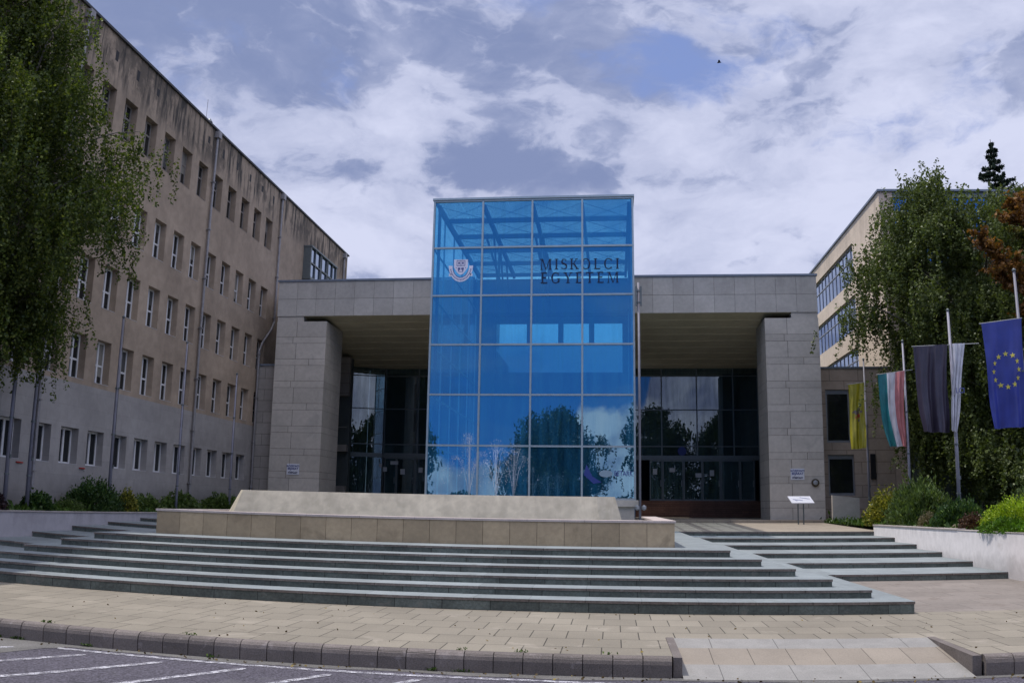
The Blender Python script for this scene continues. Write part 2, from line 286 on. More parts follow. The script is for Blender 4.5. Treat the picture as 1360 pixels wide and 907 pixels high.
# ------------------------------------------------------------------ mesh helpers
ORG = {}
class MB:
    def __init__(s): s.v = []; s.f = []; s.t = []; s.mi = []
    def add(s, v, f, tint=0., mi=0):
        b = len(s.v); s.v += [tuple(p) for p in v]; s.f += [tuple(b + i for i in q) for q in f]
        s.t += [tint] * len(f); s.mi += [mi] * len(f); return s
    def box(s, x0, x1, y0, y1, z0, z1, tint=0., bev=0., mi=0):
        if x0 > x1: x0, x1 = x1, x0
        if y0 > y1: y0, y1 = y1, y0
        if z0 > z1: z0, z1 = z1, z0
        if bev <= 0:
            v = [(x0,y0,z0),(x1,y0,z0),(x1,y1,z0),(x0,y1,z0),(x0,y0,z1),(x1,y0,z1),(x1,y1,z1),(x0,y1,z1)]
            return s.add(v, [(0,3,2,1),(4,5,6,7),(0,1,5,4),(1,2,6,5),(2,3,7,6),(3,0,4,7)], tint, mi)
        b = bev; v = []
        for z in (z0, z1):
            zi = z0 + b if z == z0 else z1 - b
            for (x, y, sxx, syy) in ((x0,y0,1,1),(x1,y0,-1,1),(x1,y1,-1,-1),(x0,y1,1,-1)):
                v += [(x + sxx*b, y + syy*b, z), (x + sxx*b, y, zi), (x, y + syy*b, zi)]
        # index: corner c of level l -> base 12*l+3*c : 0 face z, 1 face y, 2 face x
        I = lambda l, c, k: 12*l + 3*c + k
        f = [(I(0,3,0),I(0,2,0),I(0,1,0),I(0,0,0)), (I(1,0,0),I(1,1,0),I(1,2,0),I(1,3,0)),
             (I(0,0,1),I(0,1,1),I(1,1,1),I(1,0,1)), (I(0,2,1),I(0,3,1),I(1,3,1),I(1,2,1)),
             (I(0,1,2),I(0,2,2),I(1,2,2),I(1,1,2)), (I(0,3,2),I(0,0,2),I(1,0,2),I(1,3,2))]
        for c, k in ((0, 1), (1, 2), (2, 1), (3, 2)):
            n = (c + 1) % 4
            f.append((I(1,c,k),I(1,n,k),I(1,n,0),I(1,c,0))); f.append((I(0,c,0),I(0,n,0),I(0,n,k),I(0,c,k)))
        for c in range(4):
            f.append((I(0,c,1),I(1,c,1),I(1,c,2),I(0,c,2)) if c in (0, 2) else (I(0,c,2),I(1,c,2),I(1,c,1),I(0,c,1)))
            f.append((I(1,c,0),I(1,c,1),I(1,c,2))); f.append((I(0,c,0),I(0,c,2),I(0,c,1)))
        return s.add(v, f, tint, mi)
    def quad(s, a, b, c, d, tint=0., mi=0): return s.add([a, b, c, d], [(0, 1, 2, 3)], tint, mi)
    def prism(s, poly, axis, a, b, tint=0., mi=0):
        # poly: 2D points; axis 'x': (y,z) extruded along x ; 'y': (x,z) ; 'z': (x,y)
        mk = {'x': lambda p, t: (t, p[0], p[1]), 'y': lambda p, t: (p[0], t, p[1]), 'z': lambda p, t: (p[0], p[1], t)}[axis]
        n = len(poly); v = [mk(p, a) for p in poly] + [mk(p, b) for p in poly]
        f = [tuple(range(n))[::-1], tuple(range(n, 2*n))] + [(i, (i+1) % n, n + (i+1) % n, n + i) for i in range(n)]
        return s.add(v, f, tint, mi)
    def tube(s, path, r, n=8, mi=0, cap=True):
        path = [Vector(p) for p in path]; k = len(path)
        rr = r if isinstance(r, (list, tuple)) else [r] * k
        v = []; up = Vector((0.13, 0.07, 1)).normalized()
        for i, p in enumerate(path):
            d = (path[min(i+1, k-1)] - path[max(i-1, 0)]).normalized()
            u = d.cross(up)
            if u.length < .05: u = d.cross(Vector((1, 0.1, 0)))
            u.normalize(); q = d.cross(u).normalized()
            for j in range(n):
                a = 2*math.pi*j/n; v.append(p + (u*math.cos(a) + q*math.sin(a)) * rr[i])
        f = [(i*n + j, i*n + (j+1) % n, (i+1)*n + (j+1) % n, (i+1)*n + j) for i in range(k-1) for j in range(n)]
        if cap: f += [tuple(range(n))[::-1], tuple((k-1)*n + j for j in range(n))]
        return s.add(v, f, 0., mi)
    def disc_stack(s, c, prof, n=16, axis='z', mi=0):
        # surface of revolution about axis through c; prof [(r, h)]
        v = []
        for r, h in prof:
            for j in range(n):
                a = 2*math.pi*j/n; p, q = r*math.cos(a), r*math.sin(a)
                v.append((c[0]+p, c[1]+q, c[2]+h) if axis == 'z' else (c[0]+p, c[1]+h, c[2]+q))
        k = len(prof)
        f = [(i*n+j, i*n+(j+1) % n, (i+1)*n+(j+1) % n, (i+1)*n+j) for i in range(k-1) for j in range(n)]
        f += [tuple(range(n))[::-1], tuple((k-1)*n+j for j in range(n))]
        return s.add(v, f, 0., mi)
    def build(s, name, mt, parent=None, smooth=False, local=False):
        me = bpy.data.meshes.new(name)
        o3 = ORG.get(parent.name, Vector((0, 0, 0))) if (parent is not None and not local) else Vector((0, 0, 0))
        me.from_pydata([(x - o3[0], y - o3[1], z - o3[2]) for x, y, z in s.v], [], s.f)
        for q in (mt if isinstance(mt, (list, tuple)) else [mt]): me.materials.append(q if not isinstance(q, str) else M[q])
        if any(s.t):
            at = me.attributes.new('tint', 'FLOAT', 'FACE'); at.data.foreach_set('value', s.t)
        if any(s.mi): me.polygons.foreach_set('material_index', s.mi)
        if smooth: me.polygons.foreach_set('use_smooth', [True] * len(s.f))
        me.update()
        o = bpy.data.objects.new(name, me); C.objects.link(o)
        if parent is not None: o.parent = parent
        ORG[o.name] = o3
        return o

def thing(name, loc, label, cat, group=None, rz=0.):
    o = bpy.data.objects.new(name, None); C.objects.link(o); o.location = loc; o.rotation_euler = (0, 0, rz)
    o.empty_display_size = .3
    o['label'] = label; o['category'] = cat
    if group: o['group'] = group
    ORG[o.name] = Vector(loc)
    return o
def tag(o, label, cat, group=None, kind=None):
    o['label'] = label; o['category'] = cat
    if group: o['group'] = group
    if kind: o['kind'] = kind
    return o
def struct(o): o['kind'] = 'structure'; return o
def copytree(o, loc=None, rz=None, label=None, parent=None):
    c = o.copy(); C.objects.link(c)
    if parent is not None: c.parent = parent
    if loc is not None: c.location = loc
    if rz is not None: c.rotation_euler = (0, 0, rz)
    if label: c['label'] = label
    for ch in list(o.children): copytree(ch, parent=c)
    return c
rnd = random.Random(7)

# ------------------------------------------------------------------ ground, road, pavement
LV = [.218 + .15*i for i in range(6)]
struct(MB().quad((-1500, -1500, -.36), (1500, -1500, -.36), (1500, 1500, -.36), (-1500, 1500, -.36)).build('ground', 'grass'))
struct(MB().quad((-60, -10, -.25), (60, -10, -.25), (60, 11.46, -.25), (-60, 11.46, -.25)).build('road', 'asphalt'))
g = MB()
N = 40
for i in range(N):
    xa, xb = -9 + i*.6, -9 + (i+1)*.6
    e = lambda x: 11.24 + .05*math.sin(x*1.7) + .03*math.sin(x*4.1)
    g.quad((xa, e(xa), -.246), (xb, e(xb), -.246), (xb, 11.455, -.246), (xa, 11.455, -.246))
g.add([(-9.2, 10.0, -.2455), (-7.72, 10.35, -.2455), (-7.5, 11.0, -.2455), (-7.3, 11.2, -.2455), (-7.5, 11.455, -.2455), (-9.2, 11.455, -.2455)], [(0, 1, 2, 3, 4, 5)])
struct(g.build('gutter_strip', 'gutter'))
# painted lines: the edge line and the slanted hatch
def stroke(a, b, wd, name, seed):
    r = random.Random(seed); a = Vector(a); b = Vector(b); d = (b - a); L = d.length; d.normalize(); n = Vector((-d.y, d.x)); k = max(2, int(L/.08))
    vs = []
    for i in range(k+1):
        p = a + d * (L*i/k); e = wd/2
        if i in (0, k): e *= .5
        vs += [(p.x + n.x*(e + r.uniform(-.008, .008)), p.y + n.y*(e + r.uniform(-.008, .008)), -.242), (p.x - n.x*(e + r.uniform(-.008, .008)), p.y - n.y*(e + r.uniform(-.008, .008)), -.242)]
    return MB().add(vs, [(2*i, 2*i+1, 2*i+3, 2*i+2) for i in range(k)])
ln = stroke((-7.35, 11.12), (-.9, 11.06), .11, 'l', 1)
for sgm in (((-.9, 11.06), (.4, 10.96)), ((.4, 10.96), (8, 10.5))):
    t2 = stroke(*sgm, .11, 'l', 2); ln.add(t2.v, t2.f)
struct(ln.build('edge_line', 'paint'))
for i in range(-3, 9):
    dx_ = i * 1.12
    h1 = stroke((-7.36 + dx_ - 1.0, 9.89 - 1.7), (-6.76 + dx_, 10.86), .12, 'h', 10 + i)
    struct(h1.build('hatch_line', 'paint'))
# pavement with its ramp cut out
p = MB()
def sheet(x0, x1, y0, y1, z0, z1): p.quad((x0, y0, z0), (x1, y0, z0), (x1, y1, z1), (x0, y1, z1))
sheet(-40, .74, 11.57, 13.2, 0, 0); sheet(4.60, 40, 11.57, 13.2, 0, 0); sheet(-40, 40, 13.2, 16.4, 0, 0)
struct(p.build('pavement', 'paver'))
p = MB(); sheet(4.2, 9.9, 16.4, 23.3, .0, .05); struct(p.build('side_pavement', 'paver3'))
# dropped-kerb ramp: three rows of slabs
for (y0, y1, mt, nm) in ((12.72, 13.2, 'granite', 'ramp'), (11.98, 12.72, 'ramp_slab', 'ramp'), (11.36, 11.98, 'granite', 'ramp')):
    z = lambda y: -.243 + (y - 11.36) / (13.2 - 11.36) * .243
    struct(MB().quad((.86, y0, z(y0)), (4.47, y0, z(y0)), (4.47, y1, z(y1)), (.86, y1, z(y1))).build(nm, mt))
for x0, x1 in ((.745, .855), (4.475, 4.595)):
    struct(MB().prism([(11.52, -.26), (11.52, -.005), (13.25, .004), (13.25, -.26)], 'x', x0, x1).build('ramp_edge_stone', 'kerb'))
# kerb: bevelled stones
k = MB()
def kerb_run(x0, x1):
    x = x0
    while x < x1 - .05:
        xe = min(x + .372, x1)
        prof = [(11.45, -.26), (11.447, -.09), (11.458, -.045), (11.485, -.012), (11.525, .003), (11.565, .006), (11.59, .004), (11.59, -.26)]
        t = rnd.uniform(-.16, .16); e = .006; j = rnd.uniform(-.005, .005)
        k.prism([(a + j, b) for a, b in prof], 'x', x + e, xe - e, t); x = xe
kerb_run(-16, .73); kerb_run(4.62, 16)
struct(k.build('kerb', 'kerb'))
struct(MB().box(-16, .72, 11.47, 11.56, -.3, -.03).box(4.63, 16, 11.47, 11.56, -.3, -.03).build('kerb_bedding', 'stonejoint'))

# ------------------------------------------------------------------ plaza and terrain around the buildings
pl = MB()
pl.quad((-17.4, 20.2, .966), (9.85, 20.2, .966), (9.85, 34.9, .966), (-17.4, 34.9, .966))
pl2 = MB(); pl2.quad((-17.4, 34.9, .970), (16, 34.9, .970), (16, 44.2, 1.15), (-17.4, 44.2, 1.15)); pl2.quad((-17.4, 44.2, 1.29), (16, 44.2, 1.29), (16, 56, 1.29), (-17.4, 56, 1.29))
pl2.quad((-17.4, 44.2, 1.15), (16, 44.2, 1.15), (16, 44.2, 1.29), (-17.4, 44.2, 1.29))
struct(pl2.build('plaza_paving', 'paver2'))

# ------------------------------------------------------------------ steps
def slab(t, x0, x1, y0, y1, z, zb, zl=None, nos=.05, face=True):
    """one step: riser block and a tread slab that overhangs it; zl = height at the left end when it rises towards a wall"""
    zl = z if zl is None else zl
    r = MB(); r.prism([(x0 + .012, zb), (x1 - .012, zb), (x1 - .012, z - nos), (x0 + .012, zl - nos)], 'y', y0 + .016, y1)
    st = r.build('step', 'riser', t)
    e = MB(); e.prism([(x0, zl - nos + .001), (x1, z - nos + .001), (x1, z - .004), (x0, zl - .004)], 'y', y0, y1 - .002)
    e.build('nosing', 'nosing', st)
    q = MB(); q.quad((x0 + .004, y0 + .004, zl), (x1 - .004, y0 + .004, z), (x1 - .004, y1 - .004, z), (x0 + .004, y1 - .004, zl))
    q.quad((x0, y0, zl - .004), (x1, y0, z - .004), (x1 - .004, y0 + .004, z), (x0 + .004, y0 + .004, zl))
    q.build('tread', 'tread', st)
XR = [5.26, 4.68, 4.12, 3.56, 3.0, 2.45]
XL = [-14.2, -13.8, -13.45, -12.98, -12.45, -12.0]
YC = [16.14, 16.77, 17.42, 18.08, 18.72, 19.37]
YR = [22.87, 25.2, 27.6, 29.95, 32.3, 34.9]
YL = [20.0, 22.3, 24.7, 26.85, 29.05, 31.3]
ZL = [.33, .48, .64, .80, .92, 1.05]
cs = thing('central_steps', (-4.5, 17, 0), 'wide central flight of dark stone steps in front of the beige fountain basin', 'steps')
for i in range(6):
    y1 = YC[i+1] + .3 if i < 5 else 35
    # central slab runs back until the side flights take over
    slab(cs, XL[i], XR[i], YC[i], (YR[i] if i < 5 else 34.9), LV[i], (0 if i == 0 else LV[i-1] - .06))
rs = thing('side_steps', (7, 24, 0), 'right side flight of broad stone steps against the white planter wall', 'steps')
for i in range(6):
    slab(rs, XR[min(i+1, 5)] - .15, 9.86, YR[i], 36 if i == 5 else YR[i+1] + .4, LV[i] - .001 * (i + 1) - (.003 if i == 5 else 0), (.0 if i == 0 else LV[i-1] - .05))
lsf = thing('side_steps', (-15, 24, 0), 'left side flight of shaded stone steps against the grey planter wall', 'steps')
for i in range(6):
    slab(lsf, -17.46, XL[min(i+1, 5)] + .15, YL[i], 36 if i == 5 else YL[i+1] + .4, LV[i] - .001*(i+1), 0, ZL[i])
    
# ------------------------------------------------------------------ fountain
fb = thing('fountain_basin', (-4.8, 24, .968), 'long beige stone fountain basin with pale capping on the central steps', 'fountain')
b = MB(); Y0, X0, X1, ZT = 20.5, -10.99, 1.36, 1.505
n = 20; wd = (X1 - X0) / n
for i in range(n):
    b.box(X0 + i*wd + .004, X0 + (i+1)*wd - .004, Y0, Y0 + .05, .96, ZT, rnd.uniform(-.16, .10))
for i in range(16):
    for xs in (X0, X1 - .05): b.box(xs, xs + .05, Y0 + .05 + i*.62 + .004, Y0 + .05 + (i+1)*.62 - .004, .96, ZT, rnd.uniform(-.12, .12))
b.build('cladding', 'basin', fb)
c0 = MB(); c0.box(X0 + .03, X1 - .03, Y0 + .03, Y0 + .34, .96, ZT - .004); c0.box(X0 + .03, X0 + .4, Y0 + .35, 30.4, .96, ZT - .004); c0.box(X1 - .4, X1 - .03, Y0 + .35, 30.4, .96, ZT - .004)
c0.build('basin_wall', 'stonejoint', fb)
c1 = MB(); c1.box(X0 - .03, X1 + .03, Y0 - .03, Y0 + .42, ZT, ZT + .055, bev=.006); c1.box(X0 - .03, X0 + .44, Y0 + .422, 30.5, ZT, ZT + .055, bev=.006); c1.box(X1 - .44, X1 + .03, Y0 + .422, 30.5, ZT, ZT + .055, bev=.006)
c1.build('capping', 'basincap', fb)
# raised tank with sloping sides
tk = MB(); zt, zb_ = 2.1, 1.0
fl = [(-10.25, 21.75), (.38, 21.75), (.38, 29.0), (-10.25, 29.0)]; tl_ = [(-9.60, 22.05), (.02, 22.05), (-.2, 28.6), (-9.3, 28.6)]
# chamfered ends as in the photo
v = []
bot = [(-10.15, 22.2), (-9.75, 21.72), (-.25, 21.72), (.35, 21.95), (.35, 29.0), (-10.15, 29.0)]
topp = [(-9.62, 22.35), (-9.42, 22.02), (-.42, 22.02), (.03, 22.2), (.03, 28.7), (-9.62, 28.7)]
v = [(x, y, zb_) for x, y in bot] + [(x, y, zt) for x, y in topp]
inn = [(-9.4, 22.55), (-9.3, 22.25), (-.5, 22.25), (-.2, 22.4), (-.2, 28.5), (-9.4, 28.5)]
v += [(x, y, zt) for x, y in inn] + [(x, y, zt - .12) for x, y in inn]
f = []
for a in (0, 6, 12):
    for i in range(6): f.append((a + i, a + (i+1) % 6, a + 6 + (i+1) % 6, a + 6 + i))
tk.add(v, f); tk.build('water_tank', 'tank', fb)
M['water'] = mat('fountain_water', (.05, .09, .10), .05, spec=.8, bump=(6, .4))
MB().add([(x, y, zt - .11) for x, y in inn], [tuple(range(6))]).build('water_surface', 'water', fb)
M['spray'] = glassmat('water_spray', (.9, .93, .97), (.95, .97, 1), .15, .3, (.9, .93, 1.0), .42)
def droplet(mb, c, r):
    x, y, z = c
    mb.add([(x+r, y, z), (x-r, y, z), (x, y+r, z), (x, y-r, z), (x, y, z+r*1.3), (x, y, z-r*1.3)],
           [(0,2,4),(2,1,4),(1,3,4),(3,0,4),(2,0,5),(1,2,5),(3,1,5),(0,3,5)])
def jet(x, H, label, arcs, nd, spread, seed):
    r = random.Random(seed)
    t = thing('water_jet', (x, 24, zt - .1), label, 'water jet', 'fountain water jets in front of the blue tower')
    s = MB(); d = MB(); c = MB()
    c.disc_stack((x, 24, zt - .11), [(.05, 0), (.05, .06), (.03, .1)], 10); c.build('nozzle', 'alu', t)
    for (ax, h, rr) in arcs:
        ax *= .72
        pts = [];
        for i in range(11):
            q = i/10; pts.append((x + ax*q + r.uniform(-.006, .006), 24 + r.uniform(-.01, .01) + .1*ax*q, zt - .06 + h*(2*q - q*q)))
        s.tube(pts, [rr*.85*(1 - .75*i/10) for i in range(11)], 5)
        for j in range(nd):
            q = r.uniform(.15, 1.85); a = ax*q*1.0 + r.gauss(0, spread*(.3 + q)); zz_ = zt + h*(2*q - q*q)*r.uniform(.93, 1.04)
            droplet(d, (x + a, 24 + r.gauss(0, spread*.8), max(zz_, zt)), r.choice((.003, .004, .005, .008)))
    s.build('water_stream', 'spray', t, smooth=True); d.build('droplets', 'spray', t)
    return d
jet(-3.86, 1.8, 'tallest water jet of the fountain, leftmost, with a beaded white crown', [(-.02, 1.6, .022), (.42, 1.15, .010), (.2, .9, .008), (-.12, 1.65, .006), (-.5, 1.05, .006)], 320, .05, 1)
jet(-3.13, 1.2, 'middle water jet of the fountain fanning out in thin streams', [(-.05, 1.25, .017), (-.42, .95, .008), (.22, 1.25, .009), (.05, 1.5, .006), (-.2, 1.4, .005), (.3, .7, .006)], 90, .06, 2)
jet(-2.66, 1.2, 'rightmost water jet of the fountain spreading against the dark reflection', [(.0, 1.3, .017), (-.32, .95, .008), (.42, 1.05, .009), (.2, 1.25, .008), (.1, 1.4, .005), (-.15, 1.2, .005)], 90, .06, 3)

# ------------------------------------------------------------------ planters
def cap_wall(name, pts, z0, z1, th, label, mt, capm, side):
    pass
pw = thing('planter_wall', (9.86, 28, 0), 'white rendered planter wall beside the right flight of steps', 'wall')
MB().box(9.86, 10.1, 8, 34.95, -.3, 1.175).build('wall', 'whitewall', pw)
MB().box(9.835, 10.14, 26.3, 34.97, 1.177, 1.225, bev=.006).build('capping', 'wallcap', pw)
MB().box(9.845, 10.13, 8, 26.28, 1.177, 1.20, bev=.006).build('capping', 'wallcap', pw)
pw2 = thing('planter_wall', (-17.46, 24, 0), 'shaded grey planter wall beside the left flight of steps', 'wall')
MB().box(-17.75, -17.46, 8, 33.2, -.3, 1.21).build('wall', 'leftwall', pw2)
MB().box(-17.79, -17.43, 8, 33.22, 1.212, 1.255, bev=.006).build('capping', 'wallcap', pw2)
struct(MB().quad((10.1, 8, 1.15), (60, 8, 1.15), (60, 47, 1.15), (10.1, 47, 1.15)).build('planter_bed', 'grass'))
struct(MB().quad((-19.2, 8, 1.18), (-17.7, 8, 1.18), (-17.7, 46, 1.18), (-19.2, 46, 1.18)).build('planter_bed', 'soil'))
lw_ = thing('low_wall', (11, 44, 1.1), 'low pale wall beside the right pier, below the yellow flag', 'wall')
MB().prism([(10.45, 1.1), (11.75, 1.1), (11.75, 2.33), (10.45, 2.47)], 'y', 43.9, 44.1).build('wall', 'plinth', lw_)
MB().box(11.5, 11.75, 44.1, 46.9, 1.1, 2.3).build('wall', 'plinth', lw_)

# ------------------------------------------------------------------ left building
BL = thing('office_building', (-25, 33, 1), 'long five-storey building with stained beige plaster and rows of narrow windows, on the left', 'building')
FX = -19.24; Y00, DW, OW = 27.86, 1.7077, 1.0
rows = [(2.88, 4.18), (5.98, 7.64), (8.86, 10.575), (11.83, 13.53), (15.79, 17.5)]
cols = [Y00 + i*DW for i in range(-8, 12)]           # far jamb of each opening
NEAR, FAR, ZR = 9.0, 60.95, 19.60
def facade(mt, z0, z1, name, holes):
    mb = MB()
    ys = sorted({NEAR, FAR} | {y for h in holes for y in (h[0], h[1])})
    zs = sorted({z0, z1} | {z for h in holes for z in (h[2], h[3])})
    for i in range(len(ys)-1):
        for j in range(len(zs)-1):
            yc, zc = (ys[i]+ys[i+1])/2, (zs[j]+zs[j+1])/2
            if any(h[0] < yc < h[1] and h[2] < zc < h[3] for h in holes): continue
            mb.quad((FX, ys[i], zs[j]), (FX, ys[i+1], zs[j]), (FX, ys[i+1], zs[j+1]), (FX, ys[i], zs[j+1]))
    D = .30
    for (a, b_, c, d) in holes:
        mb.quad((FX, a, c), (FX, b_, c), (FX-D, b_, c), (FX-D, a, c)); mb.quad((FX, a, d), (FX-D, a, d), (FX-D, b_, d), (FX, b_, d))
        mb.quad((FX, a, c), (FX-D, a, c), (FX-D, a, d), (FX, a, d)); mb.quad((FX, b_, c), (FX, b_, d), (FX-D, b_, d), (FX-D, b_, c))
    return mb
ow = lambda r: 1.12 if r == 0 else OW
H = [[], []]
spots = []
for r, (za, zb2) in enumerate(rows):
    for ci, y in enumerate(cols):
        if r == 0 and ci > 18: continue
        if r >= 3 and ci > 19: continue
        hole = (y - ow(r), y, za, zb2); H[0 if r == 0 else 1].append(hole); spots.append((r, y, za, zb2))
facade('lowclad', .9, 5.80, 'x', H[0]).build('base_wall', 'lowclad', BL)
MBf = facade('plaster', 5.80, ZR, 'x', H[1]); MBf.build('facade_wall', 'plaster', BL)
bd = MB()
bd.box(-38, FX - .34, NEAR, FAR, .9, ZR - .3); bd.build('inner_core', 'interior', BL)
en = MB(); en.box(-38, FX - .01, FAR - .02, FAR + .25, .9, ZR); en.build('end_wall', 'plaster', BL)
MB().box(-38.2, FX + .10, NEAR, FAR + .35, ZR, ZR + .10).build('roof_edge', 'darkcap', BL)
# window sills
def mkwin(h, wdt, transom, fm):
    """window in the plane x=0 facing +x, near jamb at y=0; origin bottom"""
    f = MB(); t = .075; d = .06
    f.box(-d, 0, 0, wdt, 0, t, bev=.006); f.box(-d, 0, 0, wdt, h - t, h, bev=.006)
    f.box(-d, 0, 0, t, t, h - t); f.box(-d, 0, wdt - t, wdt, t, h - t)
    f.box(-d + .004, .012, wdt*.50, wdt*.50 + .10, t, h - t)
    if transom: f.box(-d + .006, .008, t, wdt - t, h*transom, h*transom + .07)
    f.box(.0, .30, .0, wdt, .001, .012)
    return f
protos = {}
for r, (za, zb2) in enumerate(rows):
    h = zb2 - za; wv = ow(r)
    f = mkwin(h, wv, 0 if r == 0 else (.42 if r < 4 else .62), None)
    fo = f.build('window', 'white' if r < 4 else 'oldframe', BL, local=True)
    gp = MB(); gp.box(-.045, -.03, .05, wv - .05, .05, h - .05); po = gp.build('pane', 'pane', fo, local=True)
    protos[r] = (fo, po)
used = set()
for (r, y, za, zb2) in spots:
    fo, po = protos[r]
    loc = Vector((FX - .29, y - ow(r), za)) - Vector((-25, 33, 1))
    if r not in used: used.add(r); fo.location = loc
    else:
        c = fo.copy(); C.objects.link(c); c.location = loc; d = po.copy(); C.objects.link(d); d.parent = c
        if rnd.random() < .45 and r > 0:
            h = zb2 - za; k_ = rnd.choice((.25, .4, .6, .8)); MB().box(-.028, -.022, .07, ow(r) - .07, h*(1 - k_), h - .07).build('blind', rnd.choice(('blindA', 'blindB', 'blindB')), c, local=True)
for i in range(-8, 12):
    if rnd.random() < .18: continue
    y = 27.5 + i*1.73
    MB().box(FX - .06, FX + .003, y - .12, y + .10, 18.6 + rnd.uniform(-.08, .08), 19.02).build('vent_opening', 'black', BL)  # flush black block stands in for the shade inside the open slot
def pipe(pts, r=.062):
    q = MB().tube(pts, r, 10)
    for z in np.arange(2.5, 18.5, 2.4):
        for a, b_ in zip(pts[:-1], pts[1:]):
            if min(a[2], b_[2]) < z < max(a[2], b_[2]) and abs(a[1]-b_[1]) < .2: q.box(FX + .005, FX + .2, a[1] - .085, a[1] + .085, z, z + .04)
    q.box(pts[0][0] - .14, pts[0][0] + .14, pts[0][1] - .16, pts[0][1] + .16, pts[0][2] - .05, pts[0][2] + .28)
    return q.build('downpipe', 'zinc', BL, smooth=False)
PX = FX + .11
pipe([(PX, 26.87, 19.2), (PX, 26.87, 1.2)]); pipe([(PX, 38.55, 19.25), (PX, 38.6, 1.2)])
pipe([(PX, 47.64, 19.25), (PX, 47.64, 11.9), (PX, 47.3, 11.4), (PX, 46.1, 10.4), (PX, 45.75, 9.9), (PX, 45.75, 1.2)]); pipe([(PX, 60.1, 19.2), (PX, 60.1, 9)])
# bay window high on the far end
bw = MB()
bw.box(FX, FX + .5, 52.0, 52.12, 15.7, 17.62); bw.box(FX, FX + .5, 57.2, 57.32, 15.7, 17.62); bw.box(FX, FX + .56, 51.97, 57.36, 17.62, 17.72); bw.box(FX, FX + .54, 51.98, 57.34, 15.55, 15.7)
for y in (52.9, 53.9, 54.15, 55.2, 55.45, 56.4): bw.box(FX + .43, FX + .5, y, y + .07, 15.7, 17.62)
bw.box(FX + .42, FX + .505, 52.12, 57.2, 16.6, 16.67)
bo = bw.build('bay_window', 'darkalu', BL); MB().box(FX + .40, FX + .42, 52.12, 57.2, 15.7, 17.62).build('pane', 'bluepane', bo)
for y in (26.2, 29.92): MB().box(FX + .004, FX + .05, y - .17, y + .17, 2.745, 2.79).build('red_marker', 'red', BL)
# lightning rods and a small roof vent
MB().tube([(FX - .3, 37.9, 19.6), (FX - .3, 37.9, 21.0)], .012, 5).build('lightning_rod', 'zinc', BL)
MB().disc_stack((FX - .25, 38.2, 19.68), [(.06, 0), (.06, .22), (.16, .25), (.05, .42)], 10).build('roof_vent', 'darkalu', BL)
# stone clad link block between left building and entrance hall
LB = thing('link_block', (-18.6, 50, 1.2), 'grey stone link block between the left building and the left entrance pier', 'building')
MB().box(-19.2, -17.95, 45.9, 55.9, 1.1, 9.1).build('wall', 'slate', LB); MB().box(-19.25, -17.93, 45.85, 55.9, 9.1, 9.2).build('roof_edge', 'metalcap', LB)

# ------------------------------------------------------------------ right building
BR = thing('office_building', (24, 60, 1), 'cream building with long ribbon windows behind the right birch', 'building')
RX, RY, RZ = 14.5, 47.0, 18.75
rib = [(15.4, 17.66), (12.45, 14.5), (9.3, 11.35), (6.2, 8.3)]
RYa, RYb = 53.05, 72.0
mb = MB(); zs = [1.1]
for za, zb2 in sorted(rib): zs += [za, zb2]
zs.append(RZ)
for i in range(0, len(zs), 2): mb.quad((RX, RYa, zs[i]), (RX, RYb, zs[i]), (RX, RYb, zs[i+1]), (RX, RYa, zs[i+1]))
mb.quad((RX, RY, 1.1), (RX, RYa, 1.1), (RX, RYa, RZ), (RX, RY, RZ)); mb.quad((RX, RYb, 1.1), (RX, 82, 1.1), (RX, 82, RZ), (RX, RYb, RZ))
for za, zb2 in rib:
    D = .22
    mb.quad((RX, RYa, za), (RX, RYb, za), (RX + D, RYb, za), (RX + D, RYa, za)); mb.quad((RX, RYa, zb2), (RX + D, RYa, zb2), (RX + D, RYb, zb2), (RX, RYb, zb2))
    mb.quad((RX, RYa, za), (RX + D, RYa, za), (RX + D, RYa, zb2), (RX, RYa, zb2))
mb.build('side_wall', 'cream', BR)
MB().box(RX + .4, 44, RY + .8, 82, 1.1, RZ - .2).build('inner_core', 'interior', BR)
MB().box(RX + .003, RX + .75, RY - .003, RY + .25, 1.1, RZ).build('corner_pier', 'cream_shaded', BR)
MB().box(RX - .09, 44.2, RY - .12, 82.2, RZ, RZ + .12).build('roof_edge', 'metalcap', BR)
for za, zb2 in rib:
    f = MB(); h = zb2 - za; zt2 = za + h*.62
    f.box(RX + .14, RX + .215, RYa, RYb, za, za + .08); f.box(RX + .14, RX + .215, RYa, RYb, zb2 - .08, zb2); f.box(RX + .138, RX + .212, RYa, RYb, zt2, zt2 + .07)
    y = RYa
    while y < RYb - .05: f.box(RX + .142, RX + .21, y, y + .075, za + .08, zb2 - .08); y += .99
    fo = f.build('ribbon_window', 'alu', BR); MB().box(RX + .18, RX + .195, RYa, RYb, za + .05, zb2 - .05).build('pane', 'bluepane', fo)
    k0 = RYa + .99*rnd.choice((0, 5))
    MB().add([(RX + .13, k0 + .1, za + .12), (RX + .13, k0 + .92, za + .12), (RX - .12, k0 + .92, zt2 - .05), (RX - .12, k0 + .1, zt2 - .05)], [(0, 1, 2, 3)]).build('open_sash', 'darkalu', fo)
fr = MB(); gl = MB()
for x in np.arange(RX + .75, 44, 1.5): fr.box(x, x + .08, RY + .10, RY + .22, 4.6, RZ - .3)
for z in np.arange(4.6, RZ, 1.18): fr.box(RX + .75, 44, RY + .12, RY + .20, z, z + .07)
fr.box(RX + .75, 44, RY + .02, RY + .3, RZ - .3, RZ)
cw = fr.build('curtain_wall', 'darkalu', BR); gl.box(RX + .75, 44, RY + .15, RY + .17, 4.6, RZ - .3); gl.build('pane', 'bluecurtain', cw)
